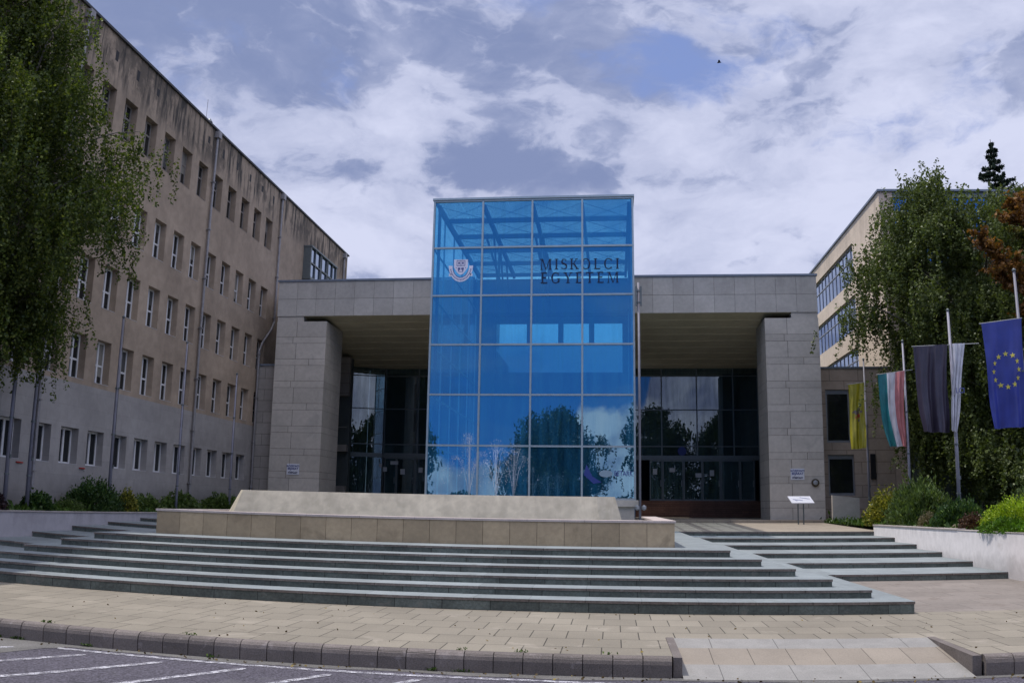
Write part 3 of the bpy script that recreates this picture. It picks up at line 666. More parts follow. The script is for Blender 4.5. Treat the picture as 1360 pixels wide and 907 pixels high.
for x in (RX + 1.0, RX + 5.5, RX + 10, RX + 14.5, RX + 19): MB().box(x, x + .6, RY + .1, RY + .7, 1.1, 4.6).build('column', 'darkalu', BR)
LR = thing('link_block', (12.6, 50, 1.2), 'low pale stone link block behind the yellow flag, with two dark windows', 'building')
mb = MB(); hs = [(11.0, 12.25, 5.2, 7.95), (11.02, 12.38, 2.5, 4.58)]
ysx = sorted({10.3, 14.48} | {a for h in hs for a in h[:2]}); zsx = sorted({1.1, 9.05} | {a for h in hs for a in h[2:]})
for i in range(len(ysx)-1):
    for j in range(len(zsx)-1):
        xc, zc = (ysx[i]+ysx[i+1])/2, (zsx[j]+zsx[j+1])/2
        if any(h[0] < xc < h[1] and h[2] < zc < h[3] for h in hs): continue
        mb.quad((ysx[i], 46.95, zsx[j]), (ysx[i+1], 46.95, zsx[j]), (ysx[i+1], 46.95, zsx[j+1]), (ysx[i], 46.95, zsx[j+1]))
for (a, b_, c, d) in hs:
    mb.quad((a, 46.95, c), (a, 47.2, c), (a, 47.2, d), (a, 46.95, d)); mb.quad((b_, 46.95, c), (b_, 46.95, d), (b_, 47.2, d), (b_, 47.2, c))
    mb.quad((a, 46.95, c), (b_, 46.95, c), (b_, 47.2, c), (a, 47.2, c)); mb.quad((a, 46.95, d), (a, 47.2, d), (b_, 47.2, d), (b_, 46.95, d))
mb.build('wall', 'warmstone', LR); MB().box(10.5, 14.48, 47.3, 55, 1.1, 9.0).build('inner_core', 'interior', LR)
MB().box(10.45, 14.5, 46.9, 55, 9.05, 9.14).build('roof_edge', 'metalcap', LR)
for (a, b_, c, d) in hs:
    f = MB(); f.box(a, b_, 47.1, 47.18, c, c + .12); f.box(a, b_, 47.1, 47.18, d - .22, d); f.box(a, a + .1, 47.1, 47.18, c + .12, d - .22); f.box(b_ - .06, b_, 47.1, 47.18, c + .12, d - .22)
    fo = f.build('window', 'alu', LR); MB().box(a, b_, 47.14, 47.16, c, d).build('pane', 'pane', fo)
MB().box(13.2, 13.45, 46.85, 46.95, 3.3, 4.6).build('wall_box', 'black', LR)
BR2 = None

# ------------------------------------------------------------------ entrance hall with its canopy
EH = thing('entrance_hall', (-3.8, 50, 1.2), 'wide grey stone entrance canopy on two massive piers around the blue tower', 'building')
FY = 45.2
def fascia(x0, x1):
    core = MB(); core.box(x0 + .02, x1 - .02, FY + .03, FY + 1.0, 11.70, 13.58)
    core.build('fascia_core', 'stonejoint', EH)
    pn = MB(); n = round((x1 - x0)/1.03); wv = (x1 - x0)/n
    for i in range(n):
        for (z0, z1) in ((11.69, 12.62), (12.635, 13.58)):
            pn.box(x0 + i*wv + .006, x0 + (i+1)*wv - .006, FY, FY + .03, z0, z1, rnd.uniform(-.09, .09))
    for xs in (x0 - .005, x1 - .025):
        pn.box(xs, xs + .03, FY + .031, 56, 11.69, 13.58)
    pn.build('fascia', 'fascia', EH)
    MB().box(x0 - .06, x1 + .06, FY - .05, 57, 13.585, 13.69).build('roof_flashing', 'metalcap', EH)
    MB().box(x0 + .03, x1 - .03, FY + 1.0, 56.5, 11.9, 13.58).build('roof', 'stonejoint', EH)
fascia(-18.0, -7.3); fascia(.98, 10.40)
MB().box(-7.25, .93, 45.4, 54.3, 13.40, 13.60).build('roof', 'stonejoint', EH)
for x0, x1 in ((-17.95, -7.3), (.98, 10.36)):
    so = MB(); k_ = 9
    for i in range(k_):
        ya = 45.25 + (56.3-45.25)*i/k_; yb = 45.25 + (56.3-45.25)*(i+1)/k_ - .03; za, zb2 = 11.70 - 1.27*i/k_, 11.70 - 1.27*(i+1)/k_ + .03
        so.quad((x0, ya, za), (x1, ya, za), (x1, yb, zb2), (x0, yb, zb2)); so.quad((x0, yb, zb2), (x1, yb, zb2), (x1, yb + .03, zb2 - .03), (x0, yb + .03, zb2 - .03))
    so.build('soffit', 'soffit', EH)
    lo = MB(); lo.box(x0, x1, 48.3, 48.6, 11.0, 11.36) if False else None
def pier(x0, x1, solid):
    c = MB(); c.box(x0 + .02, x1 - .02, FY + .02, 48.08, 1.1, 11.38); pc = c.build('pier', 'stonejoint', EH)
    pn = MB(); z = 11.40; tall = True; j = 0; g_ = .010
    while z > 1.3:
        h = (.845 if tall else .345); z0 = max(z - h, 1.2); z1 = z - g_*1.4
        cuts = ([x0, (x0+x1)/2 - .25, x1] if tall else ([x0, x0 + .95, x1] if j % 4 == 1 else [x0, x0 + 1.9, x1]))
        for a, b_ in zip(cuts[:-1], cuts[1:]): pn.box(a + (g_ if a != x0 else 0), b_ - (g_ if b_ != x1 else 0), FY, FY + .04, z0, z1, rnd.uniform(-.08, .08))
        for xs in (x0, x1 - .02):
            for (a, b_) in ((FY + .04, FY + 1.5), (FY + 1.514, 48.1)): pn.box(xs, xs + .02, a, b_, z0, z1, rnd.uniform(-.07, .07))
        z = z0; tall = not tall; j += 1
    pn.build('cladding', 'stone', pc)
    MB().box(solid[0], solid[1], FY + .05, 48, 11.38, 11.70).build('pier_head', 'stone', pc)
    return pc
pier(-17.97, -15.18, (-17.97, -16.5)); pier(7.69, 10.41, (9.05, 10.39))
# beam over the pier inner side
# glazed entrance walls
def glazed(xs, z_rows, y, x0, x1, zd, zh, door_cuts, nm):
    f = MB()
    for x in xs: f.box(x - .035, x + .035, y - .08, y + .04, zh, 10.55)
    for z in z_rows: f.box(x0, x1, y - .06, y + .02, z - .03, z + .03)
    f.box(x0, x1, y - .12, y + .05, zh - .28, zh)
    f.box(x0 - .05, x0, y - .10, y + .05, zd, 10.55); f.box(x1, x1 + .05, y - .10, y + .05, zd, 10.55)
    fo = f.build('glazed_wall', 'darkalu', EH)
    xc = [x0] + [x for x in xs if x0 + .1 < x < x1 - .1] + [x1]; zc = [zh] + z_rows + [10.55]
    for i in range(len(xc)-1):
        for j in range(len(zc)-1):
            t = rnd.uniform(-.0025, .0025)
            MB().add([(xc[i], y - t, zc[j]), (xc[i+1], y + t, zc[j]), (xc[i+1], y + t + .003, zc[j+1]), (xc[i], y - t + .003, zc[j+1])], [(0, 1, 2, 3)]).build('pane', 'hallglass', fo)
    for a, b_ in zip(door_cuts[:-1], door_cuts[1:]):
        d = MB(); d.box(a + .01, a + .07, y - .05, y, zd, zh - .28); d.box(b_ - .07, b_ - .01, y - .05, y, zd, zh - .28); d.box(a + .07, b_ - .07, y - .05, y, zd, zd + .10); d.box(a + .07, b_ - .07, y - .05, y, zh - .36, zh - .28)
        do = d.build('door', 'darkalu', EH); MB().box(a + .05, b_ - .05, y - .03, y - .02, zd + .05, zh - .3).build('pane', 'hallglass', do)
        MB().tube([(b_ - .12, y - .10, zd + .85), (b_ - .12, y - .10, zd + 1.25)], .015, 6).build('handle', 'alu', do)
    return fo
GY = 56.0
glazed([2.97, 5.15, 7.4], [5.62, 7.88, 10.0], GY, 1.2, 8.9, 2.3, 5.06, [2.2, 3.0, 4.28, 5.43, 6.55, 7.73, 8.64], 'r')
lbay = MB()
def LP_(x): return 56.0 - (-14.6 - x)*.32
for z in (5.62, 7.88, 10.0): lbay.add([(-17.2, LP_(-17.2) - .04, z - .03), (-14.6, 55.96, z - .03), (-14.6, 55.96, z + .03), (-17.2, LP_(-17.2) - .04, z + .03)], [(0, 1, 2, 3)])
lbay.add([(-17.2, LP_(-17.2) - .05, 4.78), (-14.6, 55.95, 4.78), (-14.6, 55.95, 5.06), (-17.2, LP_(-17.2) - .05, 5.06)], [(0, 1, 2, 3)])
for x in (-16.95, -14.6): lbay.box(x - .035, x + .035, LP_(x) - .1, LP_(x) + .03, 2.3, 10.55)
lo_ = lbay.build('angled_bay', 'darkalu', EH)
for za, zb2 in ((2.3, 4.78), (5.06, 5.62), (5.62, 7.88), (7.88, 10.0), (10.0, 10.55)):
    MB().add([(-17.2, LP_(-17.2), za), (-14.6, 56.0, za), (-14.6, 56.0, zb2), (-17.2, LP_(-17.2), zb2)], [(0, 1, 2, 3)]).build('pane', 'hallglass', lo_)
glazed([-12.4, -10.2], [5.62, 7.88, 10.0], GY, -14.6, -7.4, 2.3, 5.06, [-14.5, -13.7, -12.5, -11.3, -10.1, -8.9], 'l')
MB().box(1.0, 8.95, 55.86, 55.95, 1.28, 2.3).build('wood_panelling', 'wood', EH); MB().box(-16.9, -7.4, 55.86, 55.95, 1.28, 2.3).build('wood_panelling', 'wood', EH)
MB().box(8.98, 10.35, 48.2, 56.2, 1.28, 10.5).build('side_wall', 'slate', EH)
MB().box(-17.95, -16.95, 53, 57, 1.28, 10.5).build('side_wall', 'interior', EH)
ho = MB(); ho.box(-17.9, 10.3, 56.1, 63.9, 2.2, 2.29); ho.box(-17.9, -7.6, 63.9, 64.1, 2.2, 11.6); ho.box(1.3, 10.3, 63.9, 64.1, 2.2, 11.6); ho.box(-17.9, -7.6, 56.6, 64, 11.6, 11.9); ho.box(1.3, 10.3, 56.6, 64, 11.6, 11.9); ho.box(-7.75, -7.6, 56.2, 64, 2.2, 11.6); ho.box(1.3, 1.45, 56.2, 64, 2.2, 11.6); ho.box(-18.1, -17.95, 53, 64, 1.2, 11.6); ho.box(10.36, 10.5, 55.5, 64, 1.2, 11.6); ho.build('hall_interior', 'interior', EH)
for (x, z, a, b_) in ((2.53, 4.07, .26, .36), (3.59, 4.17, .34, .25), (5.19, 3.85, .36, .26), (6.01, 3.99, .26, .36), (-14.77, 4.26, .3, .26), (-14.47, 4.03, .3, .28), (-13.85, 4.45, .5, .22), (-13.29, 3.9, .3, .34), (-12.13, 4.02, .26, .34)):
    MB().box(x - a/2, x + a/2, GY - .07, GY - .055, z - b_/2, z + b_/2).build('paper_notice', 'paper', EH)
MB().disc_stack((4.2, GY - .075, 5.33), [(.27, 0), (.27, .012)], 20, axis='y').build('round_sticker', 'signb', EH)
# stone strip with dark openings left of the left glazing
for (z0, z1) in ((1.2, 2.85), (4.9, 5.3), (8.25, 10.6)): MB().box(-17.9, -15.85, 52, 52.3, z0, z1).build('side_wall', 'slate', EH)
MB().box(-17.9, -15.86, 52.5, 52.9, 1.2, 10.6).build('opening_back', 'interior', EH)
MB().tube([(-17.9, 52.1, 6.35), (-15.9, 52.1, 6.35)], .03, 6).build('handrail', 'alu', EH)

# ------------------------------------------------------------------ the blue glass tower
TW = thing('glass_tower', (-3.17, 40, 1.2), 'tall blue glass entrance tower with dark lettering, crest and square panes', 'glass tower')
TX, TY, TZ, tw, th = -7.1197, 33.87, 13.872, 1.9765, 1.952
TXR = TX + 4*tw
fr = MB()
for i in range(5):
    x = TX + i*tw; fr.box(x - .035, x + .035, TY - .055, TY + .06, TZ - 6*th, TZ)
for j in range(7):
    z = TZ - j*th; fr.box(TX - .04, TXR + .04, TY - .05, TY + .05, z - .035, z + .035)
fr.box(TX - .07, TXR + .07, TY - .10, TY + .10, TZ + .036, TZ + .12)
TB = 45.2; nb = 5; bd_ = (TB - TY)/nb
for xs in (TX, TXR):
    for i in range(1, nb + 1): fr.box(xs - .03, xs + .03, TY + i*bd_ - .03, TY + i*bd_ + .03, TZ - 6*th, TZ)
    for j in range(7): fr.box(xs - .028, xs + .028, TY + .06, TB, TZ - j*th - .03, TZ - j*th + .03)
    fr.box(xs - .07, xs + .07, TY + .11, TB, TZ + .036, TZ + .118)
fr.build('mullions', 'mullion', TW)
for i in range(4):
    for j in range(6):
        xa, xb, zb2, za = TX + i*tw + .03, TX + (i+1)*tw - .03, TZ - j*th - .03, TZ - (j+1)*th + .03
        t = [rnd.uniform(-.0035, .0035) for _ in range(3)]
        MB().add([(xa, TY + t[0], za), (xb, TY + t[1], za), (xb, TY + t[1] + t[2], zb2), (xa, TY + t[0] + t[2], zb2)], [(0, 1, 2, 3)]).build('pane', 'tower_glass', TW)
for xs in (TX, TXR): MB().quad((xs, TY + .05, TZ - 6*th), (xs, TB, TZ - 6*th), (xs, TB, TZ), (xs, TY + .05, TZ)).build('side_glazing', 'tower_side', TW)
MB().quad((TX, TY + .05, TZ + .02), (TXR, TY + .05, TZ + .02), (TXR, TB, TZ + .02), (TX, TB, TZ + .02)).build('roof_glazing', 'roof_glass', TW)
bm_ = MB()
for i in range(1, nb + 1):
    y = TY + i*bd_ - .2; bm_.box(TX + .1, TXR - .1, y, y + .14, TZ - .22, TZ - .04)
for i in range(5):
    x = TX + i*tw; xo = .14 if i == 0 else (-.14 if i == 4 else 0)
    bm_.box(x + xo - .06, x + xo + .06, TY + .3, TB, TZ - .30, TZ - .045)
    bm_.box(x + xo - .05, x + xo + .05, TY + .32, TY + .46, TZ - 6*th, TZ - .05) if i in (0, 4) else None
bm_.build('roof_beams', 'beam', TW)
for i in range(1, 4):    # hanging trusses seen through the glass
    tr = MB(); x = TX + i*tw + .1
    for kk in range(3): tr.tube([(x, TY + 2.2 + kk*2.3, TZ - .3), (x, TY + 4.2 + kk*2.3, TZ - 2.7)], .045, 6)
    tr.tube([(x, TY + .4, TZ - 1.4), (x, TY + 9, TZ - 2.7)], .05, 6); tr.tube([(x, TY + 4.4, TZ - .1), (x, TY + 4.4, TZ - 2.9)], .05, 6)
    if i < 3: tr.build('hanging_truss', 'beam', TW)
rd = MB()
for i in range(4):
    for kk in range(nb):
        xa, xb, ya, yb = TX + i*tw, TX + (i+1)*tw, TY + kk*bd_, TY + (kk+1)*bd_
        rd.tube([(xa, ya + .1, TZ - .12), (xb, yb - .1, TZ - .12)], .012, 4); rd.tube([(xb, ya + .1, TZ - .12), (xa, yb - .1, TZ - .12)], .012, 4)
rd.build('bracing_rods', 'beam', TW)
# atrium behind the tower: back wall with four bright clerestory panes
aw = MB(); BY = 54.0
for (x0, x1, z0, z1) in ((TX - .5, TXR + .5, 1.2, 9.95), (TX - .5, TXR + .5, 13.0, 13.4), (TX - .5, TX - .1, 9.95, 13.0), (.55, TXR + .5, 9.95, 13.0)): aw.box(x0, x1, BY, BY + .2, z0, z1)
for x in (-5.16, -3.22, -1.33): aw.box(x - .16, x + .16, BY + .02, BY + .15, 11.7, 13.0)
aw.box(TX - .1, .55, BY + .02, BY + .14, 11.62, 11.75)
aw.build('back_wall', 'innerwall', TW)
MB().box(TX - .1, .55, BY + .08, BY + .09, 11.7, 13.0).build('clerestory_pane', 'frosted', TW)
MB().box(TX - .1, .55, BY + .08, BY + .09, 9.95, 11.62).build('clerestory_pane', 'frosted2', TW)
for xs in (TX - .3, TXR + .10): MB().box(xs, xs + .15, TB + .1, BY, 1.2, 13.4).build('inner_wall', 'innerwall', TW)
MB().box(TX, TXR, TY + .5, BY, 2.0, 2.1).build('inner_floor', 'interior', TW)
MB().box(TX - .05, TXR + .05, TB - .12, TB + .1, 11.75, 13.4).build('back_beam', 'beam', TW)
pb = MB(); pb.box(TX - .1, TXR + .13, TY - .12, TY + .6, 1.88, 2.125, bev=.01); pb.box(TX + .3, TXR - .02, TY + .05, TB, .9, 1.878)
pb.build('plinth', 'plinth', TW)

# serif lettering on the glass
def arc(cx, cy, rx, ry, a0, a1, tk_side, tk_top, n=22):
    o, i_ = [], []
    for k_ in range(n + 1):
        a = rad(a0 + (a1 - a0)*k_/n); c_, s_ = math.cos(a), math.sin(a); t = tk_top + (tk_side - tk_top)*abs(c_)**1.5
        o.append((cx + rx*c_, cy + ry*s_)); i_.append((cx + (rx - t)*c_, cy + (ry - .085)*s_))
    return [[o[k_], o[k_+1], i_[k_+1], i_[k_]] for k_ in range(n)]
def bar(x0, y0, x1, y1, w_):
    return [[(x0 - w_/2, y0), (x0 + w_/2, y0), (x1 + w_/2, y1), (x1 - w_/2, y1)]]
def hb(x0, x1, y, t=.09): return [[(x0, y - t/2), (x1, y - t/2), (x1, y + t/2), (x0, y + t/2)]]
TK, TN = .15, .07
def stem(x, t=TK, s=.11): return bar(x, 0, x, 1, t) + hb(x - t/2 - s*.8, x + t/2 + s*.8, .035, .07) + hb(x - t/2 - s*.8, x + t/2 + s*.8, .965, .07)
def arms(x0, ws):
    o = []
    for y, wv in ws: o += hb(x0, x0 + wv, y, .10); yy = (.09 if y < .2 else -.09 if y > .8 else 0); o += ([[(x0 + wv - .04, y), (x0 + wv, y), (x0 + wv + .02, y + yy*1.6), (x0 + wv - .01, y + yy*1.6)]] if yy else [[(x0 + wv - .03, y - .09), (x0 + wv, y - .09), (x0 + wv, y + .09), (x0 + wv - .03, y + .09)]])
    return o
def swoosh(pts, wf):
    o = []
    n = len(pts)
    L_, R_ = [], []
    for i in range(n):
        a, b_ = pts[max(0, i-1)], pts[min(n-1, i+1)]; d = (b_[0]-a[0], b_[1]-a[1]); l = math.hypot(*d); nx, ny = -d[1]/l, d[0]/l; h = wf(i/(n-1))/2
        L_.append((pts[i][0] + nx*h, pts[i][1] + ny*h)); R_.append((pts[i][0] - nx*h, pts[i][1] - ny*h))
    return [[L_[i], L_[i+1], R_[i+1], R_[i]] for i in range(n-1)]
sp = [(.27 + .21*math.cos(rad(a)), .745 + .215*math.sin(rad(a))) for a in range(25, 250, 15)] + [(.27 + .24*math.cos(rad(a)), .27 + .235*math.sin(rad(a))) for a in range(65, -165, -15)]
GL = {
 'M': (1.10, bar(.10, 0, .15, 1, TN) + hb(-.02, .23, .02, .04) + bar(.96, 0, .93, 1, TK) + hb(.80, 1.10, .02, .04) + hb(-.02, .2, .965, .07) + hb(.90, 1.08, .965, .07) + [[(.12, 1), (.26, 1), (.58, .0), (.50, .0)], [(.86, 1), (.92, 1), (.58, .0), (.52, .0)]]),
 'I': (.34, stem(.17)), 'S': (.54, swoosh(sp, lambda t: .05 + .12*math.exp(-((t - .5)/.25)**2)) + [[(.44, .80), (.48, .80), (.48, 1.0), (.45, 1.0)], [(.03, .0), (.06, .0), (.07, .22), (.03, .22)]]),
 'K': (.80, stem(.17) + [[(.24, .44), (.29, .44), (.68, .96), (.60, .96)], [(.30, .52), (.42, .60), (.82, .03), (.64, .03)]] + hb(.52, .78, .965, .07) + hb(.56, .88, .035, .07)),
 'O': (.92, arc(.45, .5, .43, .52, 0, 360, .15, .05, 36)), 'L': (.68, stem(.17) + arms(.2, [(.028, .42)])),
 'C': (.84, arc(.45, .5, .42, .52, 42, 318, .15, .05, 30) + [[(.73, .72), (.77, .72), (.77, 1.0), (.74, 1.0)], [(.73, .02), (.76, .02), (.78, .22), (.74, .22)]]),
 'E': (.68, stem(.17) + arms(.2, [(.028, .42), (.52, .30), (.972, .38)])),
 'G': (.92, arc(.45, .5, .42, .52, 42, 330, .15, .05, 30) + [[(.72, .72), (.76, .72), (.76, 1.0), (.73, 1.0)]] + bar(.76, .05, .76, .42, .13) + hb(.60, .90, .42, .044)),
 'Y': (.84, bar(.42, 0, .42, .46, TK) + hb(.27, .57, .035, .07) + [[(.05, 1), (.22, 1), (.49, .44), (.35, .44)], [(.68, 1), (.74, 1), (.48, .44), (.42, .44)]] + hb(-.02, .32, .965, .07) + hb(.58, .86, .965, .07)),
 'T': (.78, bar(.38, 0, .38, 1, TK) + hb(.23, .53, .035, .07) + hb(.03, .73, .955, .10) + [[(.02, .76), (.05, .76), (.07, 1), (.02, 1)], [(.71, .76), (.74, .76), (.74, 1), (.69, 1)]]),
}
def letters(word, x0, x1, zbase, h, y):
    adv = [GL[c][0] for c in word]; hs_ = h*.93
    gap = ((x1 - x0) - sum(adv)*hs_) / (len(word) - 1); x = x0
    for c, a in zip(word, adv):
        mb_ = MB()
        for i, poly in enumerate(GL[c][1]):
            if len(poly) and ((poly[1][0]-poly[0][0])*(poly[2][1]-poly[0][1]) - (poly[1][1]-poly[0][1])*(poly[2][0]-poly[0][0])) < 0: poly = poly[::-1]
            mb_.prism([(x + px_*hs_, zbase + pz_*h) for px_, pz_ in poly], 'y', y - .012 - .0004*(i % 9), y)
        mb_.build('letter', 'navy', TW); x += a*hs_ + gap
letters('MISKOLCI', -2.83, .24, 10.98, .43, TY - .008)
letters('EGYETEM', -2.81, .22, 10.43, .43, TY - .008)
# crest: shield with an open book over a pair of small figures, ribbon round it
cx, cz, s_ = -5.985, 10.98, .5
def cr2(x, z): return (cx + x*s_, cz + z*s_)
cm = MB()
shield = [(-.56, .92), (.56, .92), (.56, .30)] + [(.56 - .56*(i/6)**1.0, .30 - .62*math.sin(i/6*math.pi/2)) for i in range(1, 7)] + [(-.56 + .56*((6-i)/6), .30 - .62*math.sin((6-i)/6*math.pi/2)) for i in range(1, 6)] + [(-.56, .30)]
cm.prism([cr2(*q) for q in shield][::-1], 'y', TY - .014, TY - .008)
rb = []
for i in range(12): a = rad(180 + 180*i/11); rb.append(((.93*math.cos(a)), (.40 + 1.28*math.sin(a)*1.02)))
for i in range(11):
    a0, a1 = rad(180 + 180*i/11), rad(180 + 180*(i+1)/11)
    o0, o1 = (.98*math.cos(a0), .42 + 1.32*math.sin(a0)), (.98*math.cos(a1), .42 + 1.32*math.sin(a1)); q0, q1 = (.68*math.cos(a0), .42 + .98*math.sin(a0)), (.68*math.cos(a1), .42 + .98*math.sin(a1))
    cm.prism([cr2(*o0), cr2(*o1), cr2(*q1), cr2(*q0)], 'y', TY - .013, TY - .008)
for sx_ in (-1, 1): cm.prism([cr2(sx_*.84 - .1, -.44), cr2(sx_*.84 + .1, -.44), cr2(sx_*.84 + .1, -.22), cr2(sx_*.84 - .1, -.22)], 'y', TY - .013, TY - .008)
co = cm.build('crest', 'crest', TW)
cl = MB()
def cbox(x0, x1, z0, z1): a, b_ = cr2(x0, z0), cr2(x1, z1); cl.box(a[0], b_[0], TY - .019, TY - .0145, a[1], b_[1])
for q in ((-.34, .34, .82, .86), (-.34, .34, .40, .45), (-.34, -.30, .45, .82), (.30, .34, .45, .82), (-.02, .02, .45, .82), (-.22, -.08, .55, .72), (.08, .22, .55, .72), (-.24, -.04, .08, .26), (.04, .24, .08, .26), (-.2, -.12, -.06, .08), (.12, .2, -.06, .08), (-.4, -.34, .22, .28), (.34, .4, .22, .28), (-.16, .16, -.10, -.07)): cbox(*q)
for i in range(1, 20):
    a = rad(188 + 164*i/20); x, z = .83*math.cos(a), .42 + 1.15*math.sin(a); cbox(x - .035, x + .035, z - .05, z + .05)
for i in range(14):
    a0, a1 = rad(200 + 140*i/14), rad(200 + 140*(i+1)/14)
    pq = [cr2(.66*math.cos(a), .36 + .93*math.sin(a)) for a in (a0, a1)] + [cr2(.62*math.cos(a), .36 + .88*math.sin(a)) for a in (a1, a0)]
    cl.prism(pq, 'y', TY - .0185, TY - .0145)
cl.build('crest_drawing', 'crestline', co)
def text(body, size, x, y, z, mt, parent, name, bold=0., rot=(math.pi/2, 0, 0), ali='CENTER', sxs=1.):
    cu_ = bpy.data.curves.new('t', 'FONT'); cu_.body = body; cu_.size = size; cu_.align_x = ali; cu_.extrude = .002; cu_.offset = bold
    o = bpy.data.objects.new('t', cu_); C.objects.link(o); bpy.context.view_layer.update()
    me = bpy.data.meshes.new_from_object(o.evaluated_get(bpy.context.evaluated_depsgraph_get())); bpy.data.objects.remove(o)
    me.materials.clear(); me.materials.append(M[mt]); me.name = name
    q = bpy.data.objects.new(name, me); C.objects.link(q); q.parent = parent
    q.location = Vector((x, y, z)) - ORG[parent.name]; q.rotation_euler = rot; q.scale = (sxs, 1, 1); ORG[q.name] = Vector((x, y, z))
    return q
text('BETARKT', .26, .42, TY - .012, 3.02, 'signb', TW, 'sticker_lettering', .004, sxs=.75)
M['ovalst'] = mat('pale_sticker', (.22, .30, .38), .5)
MB().prism([(-.30 + .25*math.cos(a*math.pi/12), 3.10 + .13*math.sin(a*math.pi/12)) for a in range(24)], 'y', TY - .014, TY - .008).build('oval_sticker', 'ovalst', TW)
dc = MB(); dc.add([(-1.12, TY - .012, 3.05), (-1.02, TY - .012, 3.45), (-.80, TY - .012, 3.0), (-.45, TY - .012, 2.78), (-.75, TY - .012, 2.72)], [(0, 4, 3, 2, 1)]); dc.build('blue_decal', 'signb', TW)

# pole with brackets right of the tower
tp = thing('antenna_pole', (1.0, 33.4, .97), 'thin grey steel pole with brackets at the right edge of the blue tower', 'pole')
MB().tube([(.96, 33.4, .97), (.96, 33.4, 10.3)], .045, 10).build('pole', 'pole', tp, smooth=True)
q = MB(); q.box(.86, 1.06, 33.33, 33.47, 9.95, 10.0); q.box(.86, 1.06, 33.33, 33.47, 9.5, 9.55); q.box(.84, .90, 33.34, 33.46, 9.4, 10.15); q.box(1.02, 1.08, 33.34, 33.46, 9.4, 10.15); q.build('bracket', 'darkalu', tp)
for x in (.86, 1.1): MB().disc_stack((x, 33.38, 1.85), [(.02, -.1), (.09, -.05), (.09, .05), (.02, .1)], 10).build('floodlight', 'alu', tp)

# signs, lectern, round lamp
for (x, lab) in ((-16.62, 'small white sign with blue lettering on the left pier'), (9.07, 'small white sign with blue lettering on the right pier above the information board')):
    t = thing('wall_sign', (x, FY - .03, 3.52), lab, 'sign')
    MB().box(x - .34, x + .34, FY - .03, FY - .004, 3.24, 3.80, bev=.004).build('panel', 'signw', t)
    text('KÖZPONTI', .135, x, FY - .034, 3.64, 'signb', t, 'lettering', .004); text('BEJÁRAT', .15, x, FY - .034, 3.50, 'signb', t, 'lettering', .004); text('FŐÉPÜLET', .115, x, FY - .034, 3.30, 'navy', t, 'lettering', .005)
t = thing('wall_lamp', (9.93, FY - .05, 3.10), 'round dark wall lamp on the right pier near its outer edge', 'lamp')
q = MB(); q.disc_stack((9.93, FY - .14, 3.10), [(.10, 0), (.19, .02), (.20, .08), (.17, .13)], 20, axis='y'); q.build('housing', 'lamp', t, smooth=False)
q = MB(); q.disc_stack((9.93, FY - .155, 3.10), [(.06, 0), (.12, .014)], 16, axis='y'); q.build('lens', 'alu', t)
t = thing('information_board', (8.63, 42.5, 1.12), 'slanted white information board on two dark posts in front of the right pier', 'information board')
q = MB(); q.add([(8.20, 42.30, 2.10), (9.24, 42.30, 2.10), (9.10, 42.62, 2.41), (8.06, 42.62, 2.41), (8.20, 42.32, 2.06), (9.24, 42.32, 2.06), (9.10, 42.64, 2.37), (8.06, 42.64, 2.37)], [(0,1,2,3),(7,6,5,4),(0,4,5,1),(1,5,6,2),(2,6,7,3),(3,7,4,0)]); q.build('board', 'signw', t)
q = MB()
for (a, b_) in ((.15, .35), (.3, .55), (.5, .62), (.62, .8), (.22, .3), (.7, .9)):
    z0 = rnd.uniform(.35, .8); P0 = lambda u, v_: (8.20 + u*1.04 - v_*.14, 42.30 + v_*.32 - .003, 2.10 + v_*.31 + .003)
    q.add([P0(a, z0), P0(b_, z0 - .1), P0(b_, z0 - .04), P0(a, z0 + .08)], [(0, 1, 2, 3)])
q.build('drawing', 'crestline', t)
for x in (8.51, 8.76): MB().tube([(x, 42.47, 1.1), (x, 42.47, 2.23)], .03, 8).build('post', 'darkalu', t)

# ------------------------------------------------------------------ flag poles and flags
def flagpole(x, y, ztop, label, group, arm=None, zarm=0, r=.055, mt='pole', z0=1.1, lean=0.):
    t = thing('flagpole', (x, y, z0), label, 'flagpole', group)
    MB().tube([(x, y, z0), (x + lean*.4, y, z0 + (ztop - z0)*.4), (x + lean, y, ztop)], [r*1.15, r, r*.7], 12).build('pole', mt, t, smooth=True)
    q = MB(); q.disc_stack((x + lean, y, ztop), [(.02, 0), (.06, .02), (.06, .06), (.02, .10)], 10); q.build('finial', 'darkalu', t)
    q = MB()
    for zz_ in (z0 + 1.2, z0 + 2.9, z0 + 4.6): MB().disc_stack((x + lean*(zz_ - z0)/(ztop - z0), y, zz_), [(r*1.35, 0), (r*1.35, .05)], 12).build('collar', 'darkalu', t)
    q.box(x + r*.8, x + r*1.6, y - .03, y + .03, z0 + 1.7, z0 + 1.82); q.build('cleat', 'darkalu', t)
    q = MB().tube([(x + r*1.3, y - .02, z0 + 1.75), (x + r*1.5 + lean, y - .02, ztop - .05)], .006, 4); q.build('halyard', 'black', t)
    if arm: MB().tube([(arm[0], y - .02, arm[2]), (arm[1], y - .02, arm[3])], .018, 8).build('cross_arm', 'alu', t)
    return t
GRP = 'flagpoles in the right planter'
flagpole(12.05, 43.25, 8.88, 'slim flagpole carrying the yellow flag near the link block', GRP, (11.2, 12.75, 7.69, 7.9), mt='pole')
flagpole(12.0, 37.05, 8.62, 'flagpole carrying the green, white and red tricolour', GRP, (10.82, 12.35, 7.26, 7.46), mt='polelight')
flagpole(12.05, 31.85, 8.78, 'flagpole carrying the dark grey flag and the narrow white flag', GRP, (10.63, 13.1, 7.50, 7.60), mt='polelight', r=.062)
flagpole(12.0, 26.05, 8.72, 'flagpole at the right edge carrying the blue flag with yellow stars', GRP, (10.77, 12.1, 7.13, 7.30), mt='pole')
